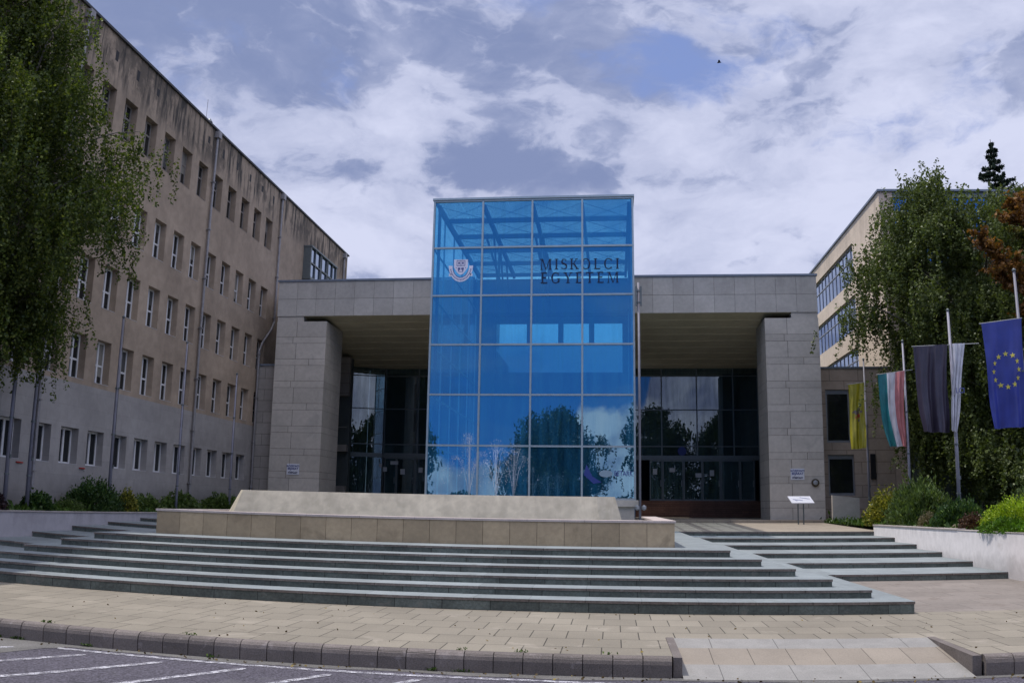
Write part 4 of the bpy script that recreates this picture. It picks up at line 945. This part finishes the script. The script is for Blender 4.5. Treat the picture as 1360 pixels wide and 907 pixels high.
GL2 = 'bare flagpoles in the left planter'
for (x, y, zt3, lab) in ((-17.95, 23.9, 8.3, 'bare dark flagpole nearest the left edge of the photo'), (-18.05, 25.15, 8.3, 'bare thick grey flagpole, second from the left edge'), (-18, 29.9, 8.35, 'bare flagpole behind the large green shrub'), (-18, 35.15, 8.35, 'bare pale flagpole rising from the hedge'), (-18, 40.5, 7.8, 'bare pale flagpole nearest the left entrance pier')):
    flagpole(x, y, zt3, lab, GL2, None, r=.06 if y < 30 else .05, mt='pole' if y < 31 else 'polelight')
def fm(name, col, tr=.25):
    m = bpy.data.materials.new(name); m.use_nodes = True; t = NT(m.node_tree); m.node_tree.nodes.clear()
    pos = t.n('NewGeometry').outputs['Position']; nz = t.smooth(t.noise(pos, 3, 4), .3, .7, .88, 1.1)
    c = t.mix(1.0, col, t.comb(nz, nz, nz), 'MULTIPLY')
    d = t.n('BsdfDiffuse'); t.put(d.inputs[0], c); tl2 = t.n('BsdfTranslucent'); t.put(tl2.inputs[0], c)
    mx = t.n('MixShader'); mx.inputs[0].default_value = tr; t.put(mx.inputs[1], d); t.put(mx.inputs[2], tl2)
    gl_ = t.n('BsdfGlossy'); gl_.inputs['Roughness'].default_value = .4
    m3 = t.n('MixShader'); m3.inputs[0].default_value = .05; t.put(m3.inputs[1], mx); t.put(m3.inputs[2], gl_)
    t.put(t.n('OutputMaterial').inputs[0], m3); M[name] = m; return m
fm('flag_yellow', (.42, .38, .03)); fm('flag_green', (.02, .17, .20)); fm('flag_white', (.66, .66, .74)); fm('flag_red', (.55, .20, .21)); fm('flag_grey', (.045, .037, .064)); fm('flag_blue', (.035, .05, .30)); fm('star_yellow', (.75, .65, .10)); fm('emblem_grey', (.22, .17, .17)); fm('emblem_red', (.50, .07, .04))
def flag(label, corners, y, folds, mats, cuts=None, amp=.07, bulge=0., seed=0):
    """corners tl,tr,br,bl in x,z ; returns (object, surface function)"""
    r = random.Random(seed); tl3, tr3, br3, bl3 = corners; ph = r.uniform(0, 6)
    def F(u, v_, off=0.):
        x = (tl3[0]*(1-u) + tr3[0]*u)*(1-v_) + (bl3[0]*(1-u) + br3[0]*u)*v_ + bulge*math.sin(math.pi*v_)*(1 - u*.6)
        z = (tl3[1]*(1-u) + tr3[1]*u)*(1-v_) + (bl3[1]*(1-u) + br3[1]*u)*v_
        a = 1.25*amp*(.3 + .7*v_)
        yy = y - .02 + a*math.sin(u*folds*2*math.pi + ph + v_*1.3) + a*.45*math.sin(u*folds*4.3*math.pi + v_*3.1) + .05*math.sin(v_*4 + ph)*v_ + .03*math.sin(u*9 + v_*11)*v_
        return (x + .02*math.sin(v_*6 + u*3), yy + off, z + .012*math.sin(u*folds*6.28 + ph)*v_)
    nu, nv = 48, 60; mb_ = MB(); vs = [F(i/nu, j/nv) for j in range(nv+1) for i in range(nu+1)]; fs = []; mi = []
    for j in range(nv):
        for i in range(nu):
            fs.append((j*(nu+1)+i, (j+1)*(nu+1)+i, (j+1)*(nu+1)+i+1, j*(nu+1)+i+1)); u = (i+.5)/nu
            mi.append(sum(u > c for c in (cuts or [])))
    mb_.add(vs, fs); mb_.mi = mi
    o = mb_.build('flag', mats, smooth=True); return o, F
FG = None
o, F = flag('', [(11.24, 7.68), (12.0, 7.79), (11.94, 4.66), (11.26, 4.60)], 43.2, 1.5, ['flag_yellow'], amp=.05, seed=1)
tag(o, 'yellow flag with a small grey and red emblem', 'flag', 'flags hanging from the right poles')
e = MB()
def patch(F, e, u0, u1, v0, v1, off=-.012):
    e.add([F(u0, v0, off), F(u0, v1, off), F(u1, v1, off), F(u1, v0, off)], [(0, 1, 2, 3)])
def blob(F, e, cu, cv, ru, rv, off=-.012, n=10):
    e.add([F(cu + ru*math.cos(2*math.pi*i/n), cv + rv*math.sin(2*math.pi*i/n), off) for i in range(n)], [tuple(range(n))])
for a, b_, c, d in ((.35, .43, .12, .022), (.62, .40, .10, .03), (.78, .44, .09, .02), (.5, .45, .16, .03), (.22, .44, .06, .012), (.62, .57, .07, .02)): blob(F, e, a, b_, c, d)
e.build('emblem', 'emblem_grey', o); e = MB(); blob(F, e, .6, .50, .11, .033, -.02); blob(F, e, .42, .52, .05, .02, -.02); e.build('emblem', 'emblem_red', o)
o, F = flag('', [(10.86, 7.24), (12.0, 7.42), (11.95, 4.30), (11.25, 4.31)], 37, 2.2, ['flag_green', 'flag_white', 'flag_red'], [.31, .64], amp=.10, bulge=-.12, seed=2)
tag(o, 'green, white and red vertical tricolour flag', 'flag', 'flags hanging from the right poles')
o, F = flag('', [(10.67, 7.48), (11.93, 7.57), (11.78, 4.42), (10.88, 4.45)], 31.78, 2.0, ['flag_grey'], amp=.10, bulge=-.05, seed=3)
tag(o, 'plain dark grey flag hanging left of its pole', 'flag', 'flags hanging from the right poles')
o, F = flag('', [(12.10, 7.59), (12.55, 7.60), (12.02, 4.42), (11.86, 4.50)], 31.78, 2.5, ['flag_white'], amp=.055, bulge=.02, seed=4)
tag(o, 'narrow white flag folded close to its pole, beside the dark grey flag', 'flag', 'flags hanging from the right poles')
text('LCI', .26, 12.22, 31.60, 5.82, 'crestline', o, 'lettering', sxs=.8) if False else None
ORG[o.name] = Vector((0, 0, 0)); text('LCI', .27, 12.20, 31.58, 5.80, 'crestline', o, 'lettering', .003, sxs=.85)
o, F = flag('', [(10.80, 7.12), (12.06, 7.28), (12.0, 4.10), (10.97, 4.05)], 25.98, 1.6, ['flag_blue'], amp=.06, bulge=-.03, seed=5)
tag(o, 'blue flag with a ring of yellow stars at the right edge of the photo', 'flag', 'flags hanging from the right poles')
e = MB()
for i in range(12):
    a = 2*math.pi*i/12; cu_, cv_ = .53 + .34*math.sin(a), .47 - .155*math.cos(a); pts = []
    for j in range(10):
        rr = (.070 if j % 2 == 0 else .028); b_ = 2*math.pi*j/10; pts.append(F(cu_ + rr*math.sin(b_)*1.1, cv_ - rr*math.cos(b_)*.42, -.014))
    c0_ = F(cu_, cv_, -.016); e.add(pts + [c0_], [(j, (j+1) % 10, 10) for j in range(10)])
e.build('star_ring', 'star_yellow', o)

# ------------------------------------------------------------------ vegetation
def leafmesh(name, P, size, mt, parent, rng, elong=1.5, org=None, down=.0, outward=None):
    n = len(P); org = np.array(org if org is not None else (0, 0, 0), float)
    a = rng.normal(size=(n, 3)); a[:, 2] -= down
    if outward is not None: a = a*.5 + outward
    a /= np.linalg.norm(a, axis=1)[:, None]
    b = rng.normal(size=(n, 3)); b -= (b*a).sum(1)[:, None]*a; b /= np.linalg.norm(b, axis=1)[:, None]
    s = size*rng.uniform(.65, 1.35, n)[:, None]
    a = a*s*elong*.5; b = b*s*.5; P = P - org
    nrm = np.cross(a, b); nrm /= np.linalg.norm(nrm, axis=1)[:, None]
    V = np.stack([P - a, P + b - a*.1 + nrm*s*.08, P + a, P - b - a*.1 + nrm*s*.08], 1).reshape(-1, 3)
    me = bpy.data.meshes.new(name); me.vertices.add(4*n); me.vertices.foreach_set('co', V.ravel())
    me.loops.add(4*n); me.loops.foreach_set('vertex_index', np.arange(4*n, dtype=np.int32))
    me.polygons.add(n); me.polygons.foreach_set('loop_start', np.arange(0, 4*n, 4, dtype=np.int32))
    me.update(calc_edges=True); me.materials.append(M[mt])
    o = bpy.data.objects.new(name, me); C.objects.link(o)
    if parent is not None: o.parent = parent
    ORG[o.name] = Vector(org); return o
M['birch_leaf'] = leafmat('birch_leaves', (.030, .050, .010), (.060, .086, .018), (.14, .165, .030), .35)
M['birch_leaf_far'] = leafmat('far_birch_leaves', (.062, .085, .030), (.088, .114, .038), (.118, .145, .048), .3)
M['reflect_leaf'] = leafmat('roadside_leaves', (.012, .024, .006), (.03, .05, .010), (.09, .12, .02), .3)
M['brown_leaf'] = leafmat('rust_leaves', (.11, .050, .017), (.18, .080, .025), (.27, .13, .040), .3)
M['olive_leaf'] = leafmat('olive_leaves', (.05, .055, .012), (.09, .09, .02), (.16, .13, .03), .3)
M['spruce'] = leafmat('spruce_needles', (.008, .018, .014), (.014, .028, .020), (.030, .045, .030), .1)
M['shrub_green'] = leafmat('shrub_green', (.05, .085, .025), (.085, .13, .040), (.14, .19, .06), .3)
M['shrub_dark'] = leafmat('shrub_dark_green', (.018, .042, .014), (.035, .075, .022), (.08, .13, .03), .25)
M['shrub_lime'] = leafmat('shrub_lime', (.12, .20, .010), (.24, .34, .02), (.40, .48, .05), .3)
M['shrub_moss'] = leafmat('shrub_fresh_green', (.04, .10, .008), (.08, .17, .015), (.14, .26, .03), .3)
M['shrub_yellow'] = leafmat('shrub_yellow', (.06, .09, .02), (.20, .20, .03), (.42, .38, .08), .3)
M['shrub_rust'] = leafmat('shrub_rust', (.045, .022, .020), (.085, .040, .030), (.12, .09, .06), .2)
M['shrub_purple'] = leafmat('shrub_purple', (.018, .010, .016), (.035, .018, .028), (.06, .03, .04), .2)
M['shrub_tan'] = leafmat('shrub_tan', (.09, .08, .05), (.14, .12, .08), (.20, .17, .11), .2)
M['blade'] = leafmat('grass_blades', (.03, .06, .010), (.05, .10, .02), (.10, .15, .03), .3)

def birch(label, cx, cy, z0, prof, ncl, nst, lsize, seed, group='birch trees', mt='birch_leaf', slen=(.8, 2.6), step=.05, spread=.55, xlim=None, name='birch_tree', trunk='trunk', lean=(0, 0), tr=.22, xmin=-999):
    rng = np.random.default_rng(seed); r = random.Random(seed)
    t = thing(name, (cx, cy, z0), label, 'tree', group)
    zs_, rs_ = np.array([p_[0] for p_ in prof], float), np.array([p_[1] for p_ in prof], float)
    ztop = zs_[-1]
    # cluster centres inside the crown, more of them near its surface
    cl_ = []
    while len(cl_) < ncl:
        z = rng.uniform(zs_[0] + (ztop - zs_[0])*.12, ztop); R_ = np.interp(z, zs_, rs_)*(1 + .14*math.sin(z*2.1 + seed)); a = rng.uniform(0, 2*math.pi)
        q = R_*math.sqrt(rng.uniform(.12, 1.0))*(1 + .16*math.sin(3*a + z*.9)); 
        if rng.random() > (R_/rs_.max())**1.1 + .08: continue
        cl_.append((cx + lean[0]*(z - z0)/(ztop - z0) + q*math.cos(a), cy + q*math.sin(a), z))
    cl_ = np.array(cl_)
    tb = MB(); hgt = ztop - z0
    tp_ = [(cx + lean[0]*q + .18*math.sin(q*5 + seed), cy + .15*math.sin(q*4), z0 + hgt*q*.93) for q in np.linspace(0, 1, 12)]
    tb.tube(tp_, [tr*(1 - q*.88) for q in np.linspace(0, 1, 12)], 9)
    trunk_o = tb.build('trunk', 'trunk' if trunk == 'trunk' else 'bark', t, smooth=True)
    lb = MB()
    for (x, y, z) in cl_:
        if r.random() < .35 or x < xmin + .1: continue
        zb3 = z0 + (z - z0)*r.uniform(.55, .82); q = (zb3 - z0)/(hgt*.93); bx, by = cx + lean[0]*q + .18*math.sin(q*5 + seed), cy + .15*math.sin(q*4)
        pts = []
        for k_ in range(6):
            s2 = k_/5; pts.append((bx + (x - bx)*s2 + r.uniform(-.06, .06), by + (y - by)*s2 + r.uniform(-.06, .06), zb3 + (z + .3 - zb3)*math.sin(s2*math.pi*.5)**.9))
        L_ = math.dist(pts[0], pts[-1]); lb.tube(pts, [max(.008, (.012 + .009*L_)*(1 - .85*k_/5)) for k_ in range(6)], 5, cap=False)
    lb.build('limbs', 'limb', trunk_o, smooth=True)
    idx = rng.integers(0, ncl, nst); A = cl_[idx] + rng.normal(size=(nst, 3))*spread*np.array([1, 1, .7])
    Ls = rng.uniform(slen[0], slen[1], nst)*rng.uniform(.5, 1, nst); drift = rng.normal(size=(nst, 2))*.16
    cnt = (Ls/step).astype(int)*2; tot = cnt.sum(); si = np.repeat(np.arange(nst), cnt); f_ = rng.random(tot)**.85
    P_ = A[si].copy(); P_[:, 2] -= f_*Ls[si]; P_[:, :2] += drift[si]*(f_*Ls[si])[:, None] + rng.normal(size=(tot, 2))*.055
    P_[:, 2] += rng.normal(size=tot)*.03
    keep = (P_[:, 2] > z0 + .5) & (P_[:, 0] > xmin)
    leafmesh('crown', P_[keep], lsize, mt, t, rng, 1.35, (cx, cy, z0), down=.6)
    nin = ncl*(40 if xmin > -900 else 70); Pi = cl_[rng.integers(0, ncl, nin)] + rng.normal(size=(nin, 3))*spread*np.array([.75, .75, .8]) - np.array([0, 0, .5]); Pi[:, 0] = cx + (Pi[:, 0] - cx)*.88; Pi[:, 1] = cy + (Pi[:, 1] - cy)*.88
    Pi = Pi[(Pi[:, 0] > xmin) & (Pi[:, 2] > z0 + .8)]; leafmesh('inner_foliage', Pi, lsize*1.9, mt, t, rng, 1.2, (cx, cy, z0), down=.8)
    return t
# the near birch whose crown fills the left side of the photo
birch('large weeping birch whose dark green crown fills the upper left corner', -18.7, 22.5, 1.15,
      [(5.4, .9), (7.0, 1.9), (8.2, 2.5), (9.6, 3.5), (11.0, 4.2), (12.6, 4.5), (13.4, 4.5), (14.2, 3.1), (15.2, 2.3), (17.2, 1.7), (19, .8)], 185, 4300, .066, 11, mt='birch_leaf', slen=(.8, 3.0), step=.05, spread=.42, tr=.26, xmin=-19.15)
# branches that hang furthest to the right
birch('broad weeping birch in front of the cream building, behind the flagpoles', 16.7, 40.5, 1.15,
      [(2.2, 2.4), (6, 3.3), (9.2, 4.0), (10.2, 5.2), (12, 4.9), (14.5, 4.7), (16.0, 4.6), (16.7, 3.6)], 210, 6500, .085, 23, mt='birch_leaf_far', slen=(.8, 2.6), step=.062, spread=.5)
birch('tall birch at the right edge, partly behind the rust-coloured branches', 23.4, 43.5, 1.15,
      [(2.2, 3.0), (4, 4.6), (7, 5.6), (9.5, 5.9), (12, 5.6), (14.5, 4.6), (15.6, 2.6), (16.2, .8)], 160, 4800, .10, 31, mt='birch_leaf_far', slen=(.9, 2.9), step=.07, spread=.6)
birch('shorter birch low behind the flags, between the planter shrubs and the cream building', 17.3, 36.5, 1.15,
      [(1.6, 1.6), (3.0, 2.6), (5, 3.0), (7.0, 3.0), (8.8, 2.0), (9.6, .6)], 80, 2600, .08, 37, mt='birch_leaf_far', slen=(.7, 2.2), step=.07, spread=.45, tr=.12)
# roadside trees on the other side of the road, seen mirrored in the glass
RG = 'roadside trees mirrored in the glass'
rt = birch('broad birch across the road, mirrored in the tower glass', -5.9, -20.0, -.3,
      [(1.0, 2.2), (3, 4.4), (5.5, 5.4), (8, 4.8), (10, 3.2), (11.2, 1.0)], 110, 3000, .13, 41, group=RG, mt='reflect_leaf', slen=(.6, 2.0), step=.08, spread=.6)
big = birch('tall roadside tree behind the camera, mirrored in the right entrance glass', 7.0, -27.0, -.3,
      [(1.5, 2.5), (5, 5.0), (9, 5.2), (13, 4.2), (16, 2.0), (17.3, .6)], 120, 3000, .17, 43, group=RG, mt='reflect_leaf', slen=(.4, 1.2), step=.07, spread=.7, name='roadside_tree', trunk='bark')
for (x, y, rz, sc, lab) in ((16.5, -29, 1.3, .95, 'roadside tree opposite the right planter, behind the camera'), (-38, -27, 2.2, 1.0, 'roadside tree mirrored in the left entrance glass'), (-25, -33, .6, .85, 'roadside tree between the mirrored birch and the far left one'), (27, -26, 4.0, 1.05, 'roadside tree farthest to the right behind the camera'), (-52, -30, 3.0, 1.1, 'roadside tree farthest to the left behind the camera')):
    c = copytree(big, (x, y, -.3), rz, lab); c.scale = (sc, sc, sc)

rngh = np.random.default_rng(8)
th2 = thing('roadside_hedge', (-5, -24, -.3), 'long dark hedge across the road, mirrored low in the glass', 'hedge')
n_ = 26000; Ph = np.stack([rngh.uniform(-60, 45, n_), -24 + rngh.uniform(-.9, .9, n_), -.3 + 3.0*rngh.random(n_)**.7], 1); Ph[:, 2] += .35*np.sin(Ph[:, 0]*.7) + .25*np.sin(Ph[:, 0]*1.9)
leafmesh('foliage', Ph, .30, 'reflect_leaf', th2, rngh, 1.2, (-5, -24, -.3))
MB().box(-60, 45, -24.5, -23.9, -.3, 1.9).build('inner_branches', 'bark', th2)
# rust-coloured branches at the right edge
def rust_tree():
    rng = np.random.default_rng(5); r = random.Random(5)
    t = thing('beech_tree', (19.0, 33.5, 1.15), 'tree with rust-brown foliage reaching in at the right edge', 'tree')
    tb = MB().tube([(19, 33.5, 1.15), (18.9, 33.5, 5), (18.7, 33.4, 9), (18.9, 33.3, 13), (18.8, 33.3, 16)], [.25, .22, .16, .1, .04], 9); to = tb.build('trunk', 'bark', t, smooth=True)
    lb = MB(); P_ = []; Q_ = []
    br = [((18.8, 33.5, 6.2), (13.6, 32.6, 11.9), 0), ((18.8, 33.4, 7.0), (14.5, 33.2, 10.6), 0), ((18.7, 33.4, 8.5), (15.6, 33.0, 9.0), 0), ((18.8, 33.4, 11.0), (15.2, 32.8, 12.6), 0), ((18.8, 33.3, 11.0), (15.7, 33.4, 13.3), 0), ((18.8, 33.4, 9.6), (15.4, 32.6, 11.9), 1), ((18.8, 33.4, 5.5), (15.4, 33.3, 8.6), 1), ((18.8, 33.4, 12.0), (22, 33, 15), 0), ((18.8, 33.4, 9.0), (22.5, 34, 12), 0), ((18.8, 33.3, 13.0), (19, 32.6, 16), 0), ((18.8, 33.4, 7.0), (20.5, 30.6, 10.5), 0), ((18.8, 33.4, 10.0), (17.5, 35.8, 14.5), 0)]
    for a, b_, kd in br:
        a, b_ = Vector(a), Vector(b_); pts = [a.lerp(b_, s2) + Vector((0, 0, .35*math.sin(s2*math.pi))) for s2 in np.linspace(0, 1, 8)]
        lb.tube(pts, [.07*(1 - .85*s2) for s2 in np.linspace(0, 1, 8)], 6, cap=False)
        d = (b_ - a).normalized()
        for i in range(75):
            s2 = r.uniform(.18, 1); p0 = a.lerp(b_, s2) + Vector((0, 0, .35*math.sin(s2*math.pi)))
            dr = Vector((r.gauss(0, 1), r.gauss(0, 1), r.gauss(0, .8))).normalized()*.75 + d*.8; dr.normalize(); L_ = r.uniform(.4, 1.15)*(1.15 - .55*s2)
            lb.tube([p0, p0 + dr*L_], [.012, .004], 4, cap=False)
            for j in range(42):
                q = p0 + dr*L_*r.random() + Vector((r.gauss(0, .07), r.gauss(0, .07), r.gauss(0, .06))); (Q_ if kd else P_).append(tuple(q))
    lb.build('limbs', 'bark', to, smooth=True)
    leafmesh('crown', np.array(P_), .10, 'brown_leaf', t, rng, 1.8, (19, 33.5, 1.15)); leafmesh('crown', np.array(Q_), .085, 'olive_leaf', t, rng, 1.5, (19, 33.5, 1.15))
rust_tree()

def conifer(label, cx, cy, z0, ztop, seed, wbase, zvis):
    rng = np.random.default_rng(seed); r = random.Random(seed); t = thing('spruce_tree', (cx, cy, z0), label, 'tree')
    MB().tube([(cx, cy, z0), (cx, cy, ztop)], [.3, .02], 8).build('trunk', 'bark', t)
    P_ = []; z = zvis
    while z < ztop - .1:
        f_ = (ztop - z)/(ztop - zvis); R_ = wbase*f_*r.uniform(.75, 1.2) + .05; nb_ = 7
        for k_ in range(nb_):
            a = r.uniform(0, 6.28); L_ = R_*r.uniform(.65, 1.15)
            m_ = int(20 + 110*L_)
            s2 = rng.random(m_)**.8; wd_ = .05 + .12*L_*(1 - s2)
            x = cx + math.cos(a)*L_*s2 + rng.normal(size=m_)*wd_*.5; y = cy + math.sin(a)*L_*s2 + rng.normal(size=m_)*wd_*.5
            zz_ = z + .25*s2*0 - .30*L_*s2 + .22*L_*s2**3 + rng.normal(size=m_)*.06 - rng.random(m_)*.12
            P_.append(np.stack([x, y, zz_], 1))
        z += .42 + .10*f_
    leafmesh('crown', np.concatenate(P_), .10, 'spruce', t, rng, 2.2, (cx, cy, z0), down=.3)
conifer('dark pointed spruce rising behind the right building', 27.2, 60.5, 1, 27.6, 3, 5.6, 14.5)
conifer('spruce top just reaching in at the right edge above the rust-brown tree', 24.6, 47.0, 1, 21.0, 9, 3.4, 9)

def shrub(label, x, y, rx, ry, h, mt, seed, z0=1.15, lsize=.05, n=5000, kind='round', name='shrub', group='shrubs in the planters', up=False, elong=1.6):
    rng = np.random.default_rng(seed); t = thing(name, (x, y, z0), label, 'shrub', group)
    k_ = 14; ang = rng.uniform(0, 2*math.pi, (k_, 2)); 
    th_ = rng.uniform(0, 2*math.pi, n); ph = np.arccos(rng.uniform(0, 1, n)); rad_ = rng.uniform(.55, 1.0, n)**.6
    d = np.stack([np.sin(ph)*np.cos(th_), np.sin(ph)*np.sin(th_), np.cos(ph)], 1)
    lump = 1 + .20*np.sin(4*th_ + seed) * np.sin(3*ph + 1) + .13*np.sin(9*th_ + 2*seed)*np.sin(6*ph) + .06*np.sin(17*th_ + seed)*np.sin(11*ph)
    P_ = d*(rad_*lump)[:, None]*np.array([rx, ry, h]) + np.array([x, y, z0])
    out = d if not up else d*.6 + np.array([0, 0, 1.1])
    if up:
        P_[:, 2] += rng.exponential(.06, n)*h
    leafmesh('foliage', P_, lsize, mt, t, rng, elong, (x, y, z0), outward=out)
    sb = MB(); r = random.Random(seed)
    for i in range(9):
        a = r.uniform(0, 6.28); q = r.uniform(.3, .75); sb.tube([(x, y, z0 - .02), (x + rx*q*.4*math.cos(a), y + ry*q*.4*math.sin(a), z0 + h*.45), (x + rx*q*math.cos(a), y + ry*q*math.sin(a), z0 + h*.8)], [.018, .012, .005], 5, cap=False)
    sb.build('stems', 'bark', t); return t
shrub('yellow variegated shrub at the far end of the white planter', 10.85, 36.4, .85, .8, 1.35, 'shrub_yellow', 1, lsize=.075, n=3600, elong=1.3)
shrub('large feathery light green shrub in the right planter', 11.15, 33.4, 1.15, 1.3, 1.45, 'shrub_green', 2, lsize=.055, n=11000, up=True, elong=2.6)
shrub('low tan rounded shrub between two green ones in the right planter', 10.5, 30.6, .38, .45, .50, 'shrub_tan', 3, lsize=.03, n=3500)
shrub('low dark green shrub beside the tan mound', 10.95, 28.9, .85, 1.0, .78, 'shrub_dark', 4, lsize=.06, n=6000, up=True, elong=2.0)
shrub('low rust-brown shrub beside the bright lime shrub', 10.45, 26.6, .36, .75, .45, 'shrub_rust', 5, lsize=.055, n=3000, elong=1.2)
shrub('bright lime green rounded shrub overhanging the white wall', 10.75, 24.2, .85, 1.15, .85, 'shrub_lime', 6, lsize=.045, n=9000, elong=1.2)
shrub('fresh green cushion plant below the lime shrub, spilling over the white wall', 10.18, 23.6, .42, 1.5, .38, 'shrub_moss', 7, lsize=.035, n=9000)
shrub('spreading soft green shrub behind the lime one', 13.4, 27.2, 1.6, 2.0, 1.30, 'shrub_green', 8, lsize=.05, n=9000, up=True, elong=2.4)
shrub('second spreading green shrub near the right edge behind the lime one', 15.2, 24.6, 1.6, 1.8, 1.35, 'shrub_green', 18, lsize=.05, n=7000, up=True, elong=2.4)
shrub('green shrub at the foot of the yellow flag pole', 12.2, 42.0, .7, .8, 1.1, 'shrub_green', 9, lsize=.07, n=2500)
shrub('dark purple shrub at the left edge of the photo', -18.2, 23.2, .6, .9, .66, 'shrub_purple', 10, z0=1.18, lsize=.06, n=5000)
shrub('small dark green shrub by the thick left flagpole', -18.2, 25.9, .5, .75, .60, 'shrub_dark', 11, z0=1.18, lsize=.06, n=4000)
shrub('low olive cushion shrub in the left planter', -18.2, 27.7, .5, .8, .45, 'shrub_green', 12, z0=1.18, lsize=.03, n=5000)
shrub('large dark green shrub in the left planter', -18.3, 29.4, .75, 1.35, 1.0, 'shrub_dark', 13, z0=1.18, lsize=.05, n=9000, up=True, elong=1.8)
shrub('narrow yellow leaved shrub beside the large dark one', -18.0, 31.2, .35, .5, .85, 'shrub_yellow', 14, z0=1.18, lsize=.055, n=2500, elong=1.2)
shrub('low green hedge clump after the yellow shrub on the left', -18.35, 33.2, .6, 1.3, .65, 'shrub_green', 15, z0=1.18, lsize=.06, n=5000)
shrub('middle hedge clump under the left building wall', -18.35, 36.2, .6, 1.8, .8, 'shrub_green', 16, z0=1.18, lsize=.07, n=5000)
shrub('farthest hedge clump next to the grey link block', -18.35, 40.6, .6, 2.5, .8, 'shrub_green', 17, z0=1.18, lsize=.08, n=5000)
# ground cover: grass blades and low weeds over both planter beds
rng = np.random.default_rng(77)
def cover(n, x0, x1, y0, y1, z, s):
    P_ = np.stack([rng.uniform(x0, x1, n), rng.uniform(y0, y1, n), z + rng.exponential(.05, n)], 1); return P_
o = leafmesh('ground_cover', np.concatenate([cover(16000, 10.12, 16, 21, 46, 1.16, .1), cover(9000, -19.1, -17.75, 21, 45.5, 1.20, .1)]), .10, 'blade', None, rng, 2.2, outward=np.array([0, 0, .9]))
tag(o, 'short grass and weeds covering the planter beds', 'grass', kind='stuff')
n_ = 260; Pl = np.stack([rng.uniform(-9, 9, n_), np.where(rng.random(n_) < .6, rng.uniform(11.15, 11.44, n_), rng.uniform(11.7, 16, n_)), np.zeros(n_)], 1)
Pl[:, 2] = np.where(Pl[:, 1] < 11.5, -.235, .008); Pl = Pl[(Pl[:, 1] < 11.5) | (Pl[:, 0] < .7) | (Pl[:, 0] > 4.7) | (Pl[:, 1] > 13.3)]
M['dry_leaf'] = leafmat('dry_leaf', (.05, .03, .015), (.12, .08, .03), (.25, .19, .06), .1)
o = leafmesh('leaf_litter', Pl, .028, 'dry_leaf', None, rng, 1.5, outward=np.array([1.0, 0, 0])); tag(o, 'dry leaves and grit scattered along the kerb and paving', 'leaf litter', kind='stuff')
wd2 = []
for i in range(12):
    xx = -8.6 + .372*rng.integers(0, 25); yy, zz2 = (11.44, -.24) if rng.random() < .7 else (11.60, .0); k_ = rng.integers(10, 40)
    wd2.append(np.stack([xx + rng.normal(size=k_)*.05, yy + rng.normal(size=k_)*.012, zz2 + rng.random(k_)*.035], 1))
o = leafmesh('kerb_weeds', np.concatenate(wd2), .022, 'blade', None, rng, 2.0, outward=np.array([0, 0, .6])); tag(o, 'tiny weeds growing in the joints of the kerb', 'weeds', kind='stuff')
rk = MB(); r = random.Random(3)
import bmesh
bmm = bmesh.new(); bmesh.ops.create_icosphere(bmm, subdivisions=3, radius=.3)
for v_ in bmm.verts:
    q = v_.co.copy(); s2 = 1 + .16*math.sin(q.x*17 + 1) + .12*math.sin(q.y*23) + .1*math.sin(q.z*19 + q.x*11); v_.co = Vector((q.x*s2*1.2, q.y*s2, q.z*s2*.7))
me = bpy.data.meshes.new('rock'); bmm.to_mesh(me); bmm.free(); me.materials.append(M['rock'])
for loc, sc, lab in (((10.4, 27.4, 1.22), .7, 'small rough rock between the rust-brown and dark green shrubs'),):
    o = bpy.data.objects.new('rock', me); C.objects.link(o); o.location = loc; o.scale = (sc, sc, sc); tag(o, lab, 'rock')
# a small bird high over the roofs
b = MB(); c = Vector((5.23, 40, 22.9))
b.tube([c + Vector((-.10, 0, -.01)), c + Vector((-.04, 0, 0)), c + Vector((.05, 0, .01)), c + Vector((.11, 0, 0))], [.008, .03, .028, .008], 8)
b.add([c + Vector((-.06, 0, .02)), c + Vector((.08, 0, .02)), c + Vector((.01, -.16, .06)), c + Vector((-.05, -.18, .05))], [(0, 1, 2, 3)]); b.add([c + Vector((-.06, 0, .021)), c + Vector((.08, 0, .021)), c + Vector((.01, .16, .06)), c + Vector((-.05, .18, .05))], [(0, 1, 2, 3)])
tag(b.build('bird', 'black'), 'small dark bird flying high above the right roof', 'bird')

S.render.engine = 'CYCLES'
S.cycles.use_denoising = True
S.cycles.max_bounces = 10; S.cycles.transparent_max_bounces = 24; S.cycles.diffuse_bounces = 3; S.cycles.glossy_bounces = 4
S.cycles.caustics_reflective = False; S.cycles.caustics_refractive = False; S.cycles.sample_clamp_indirect = 6
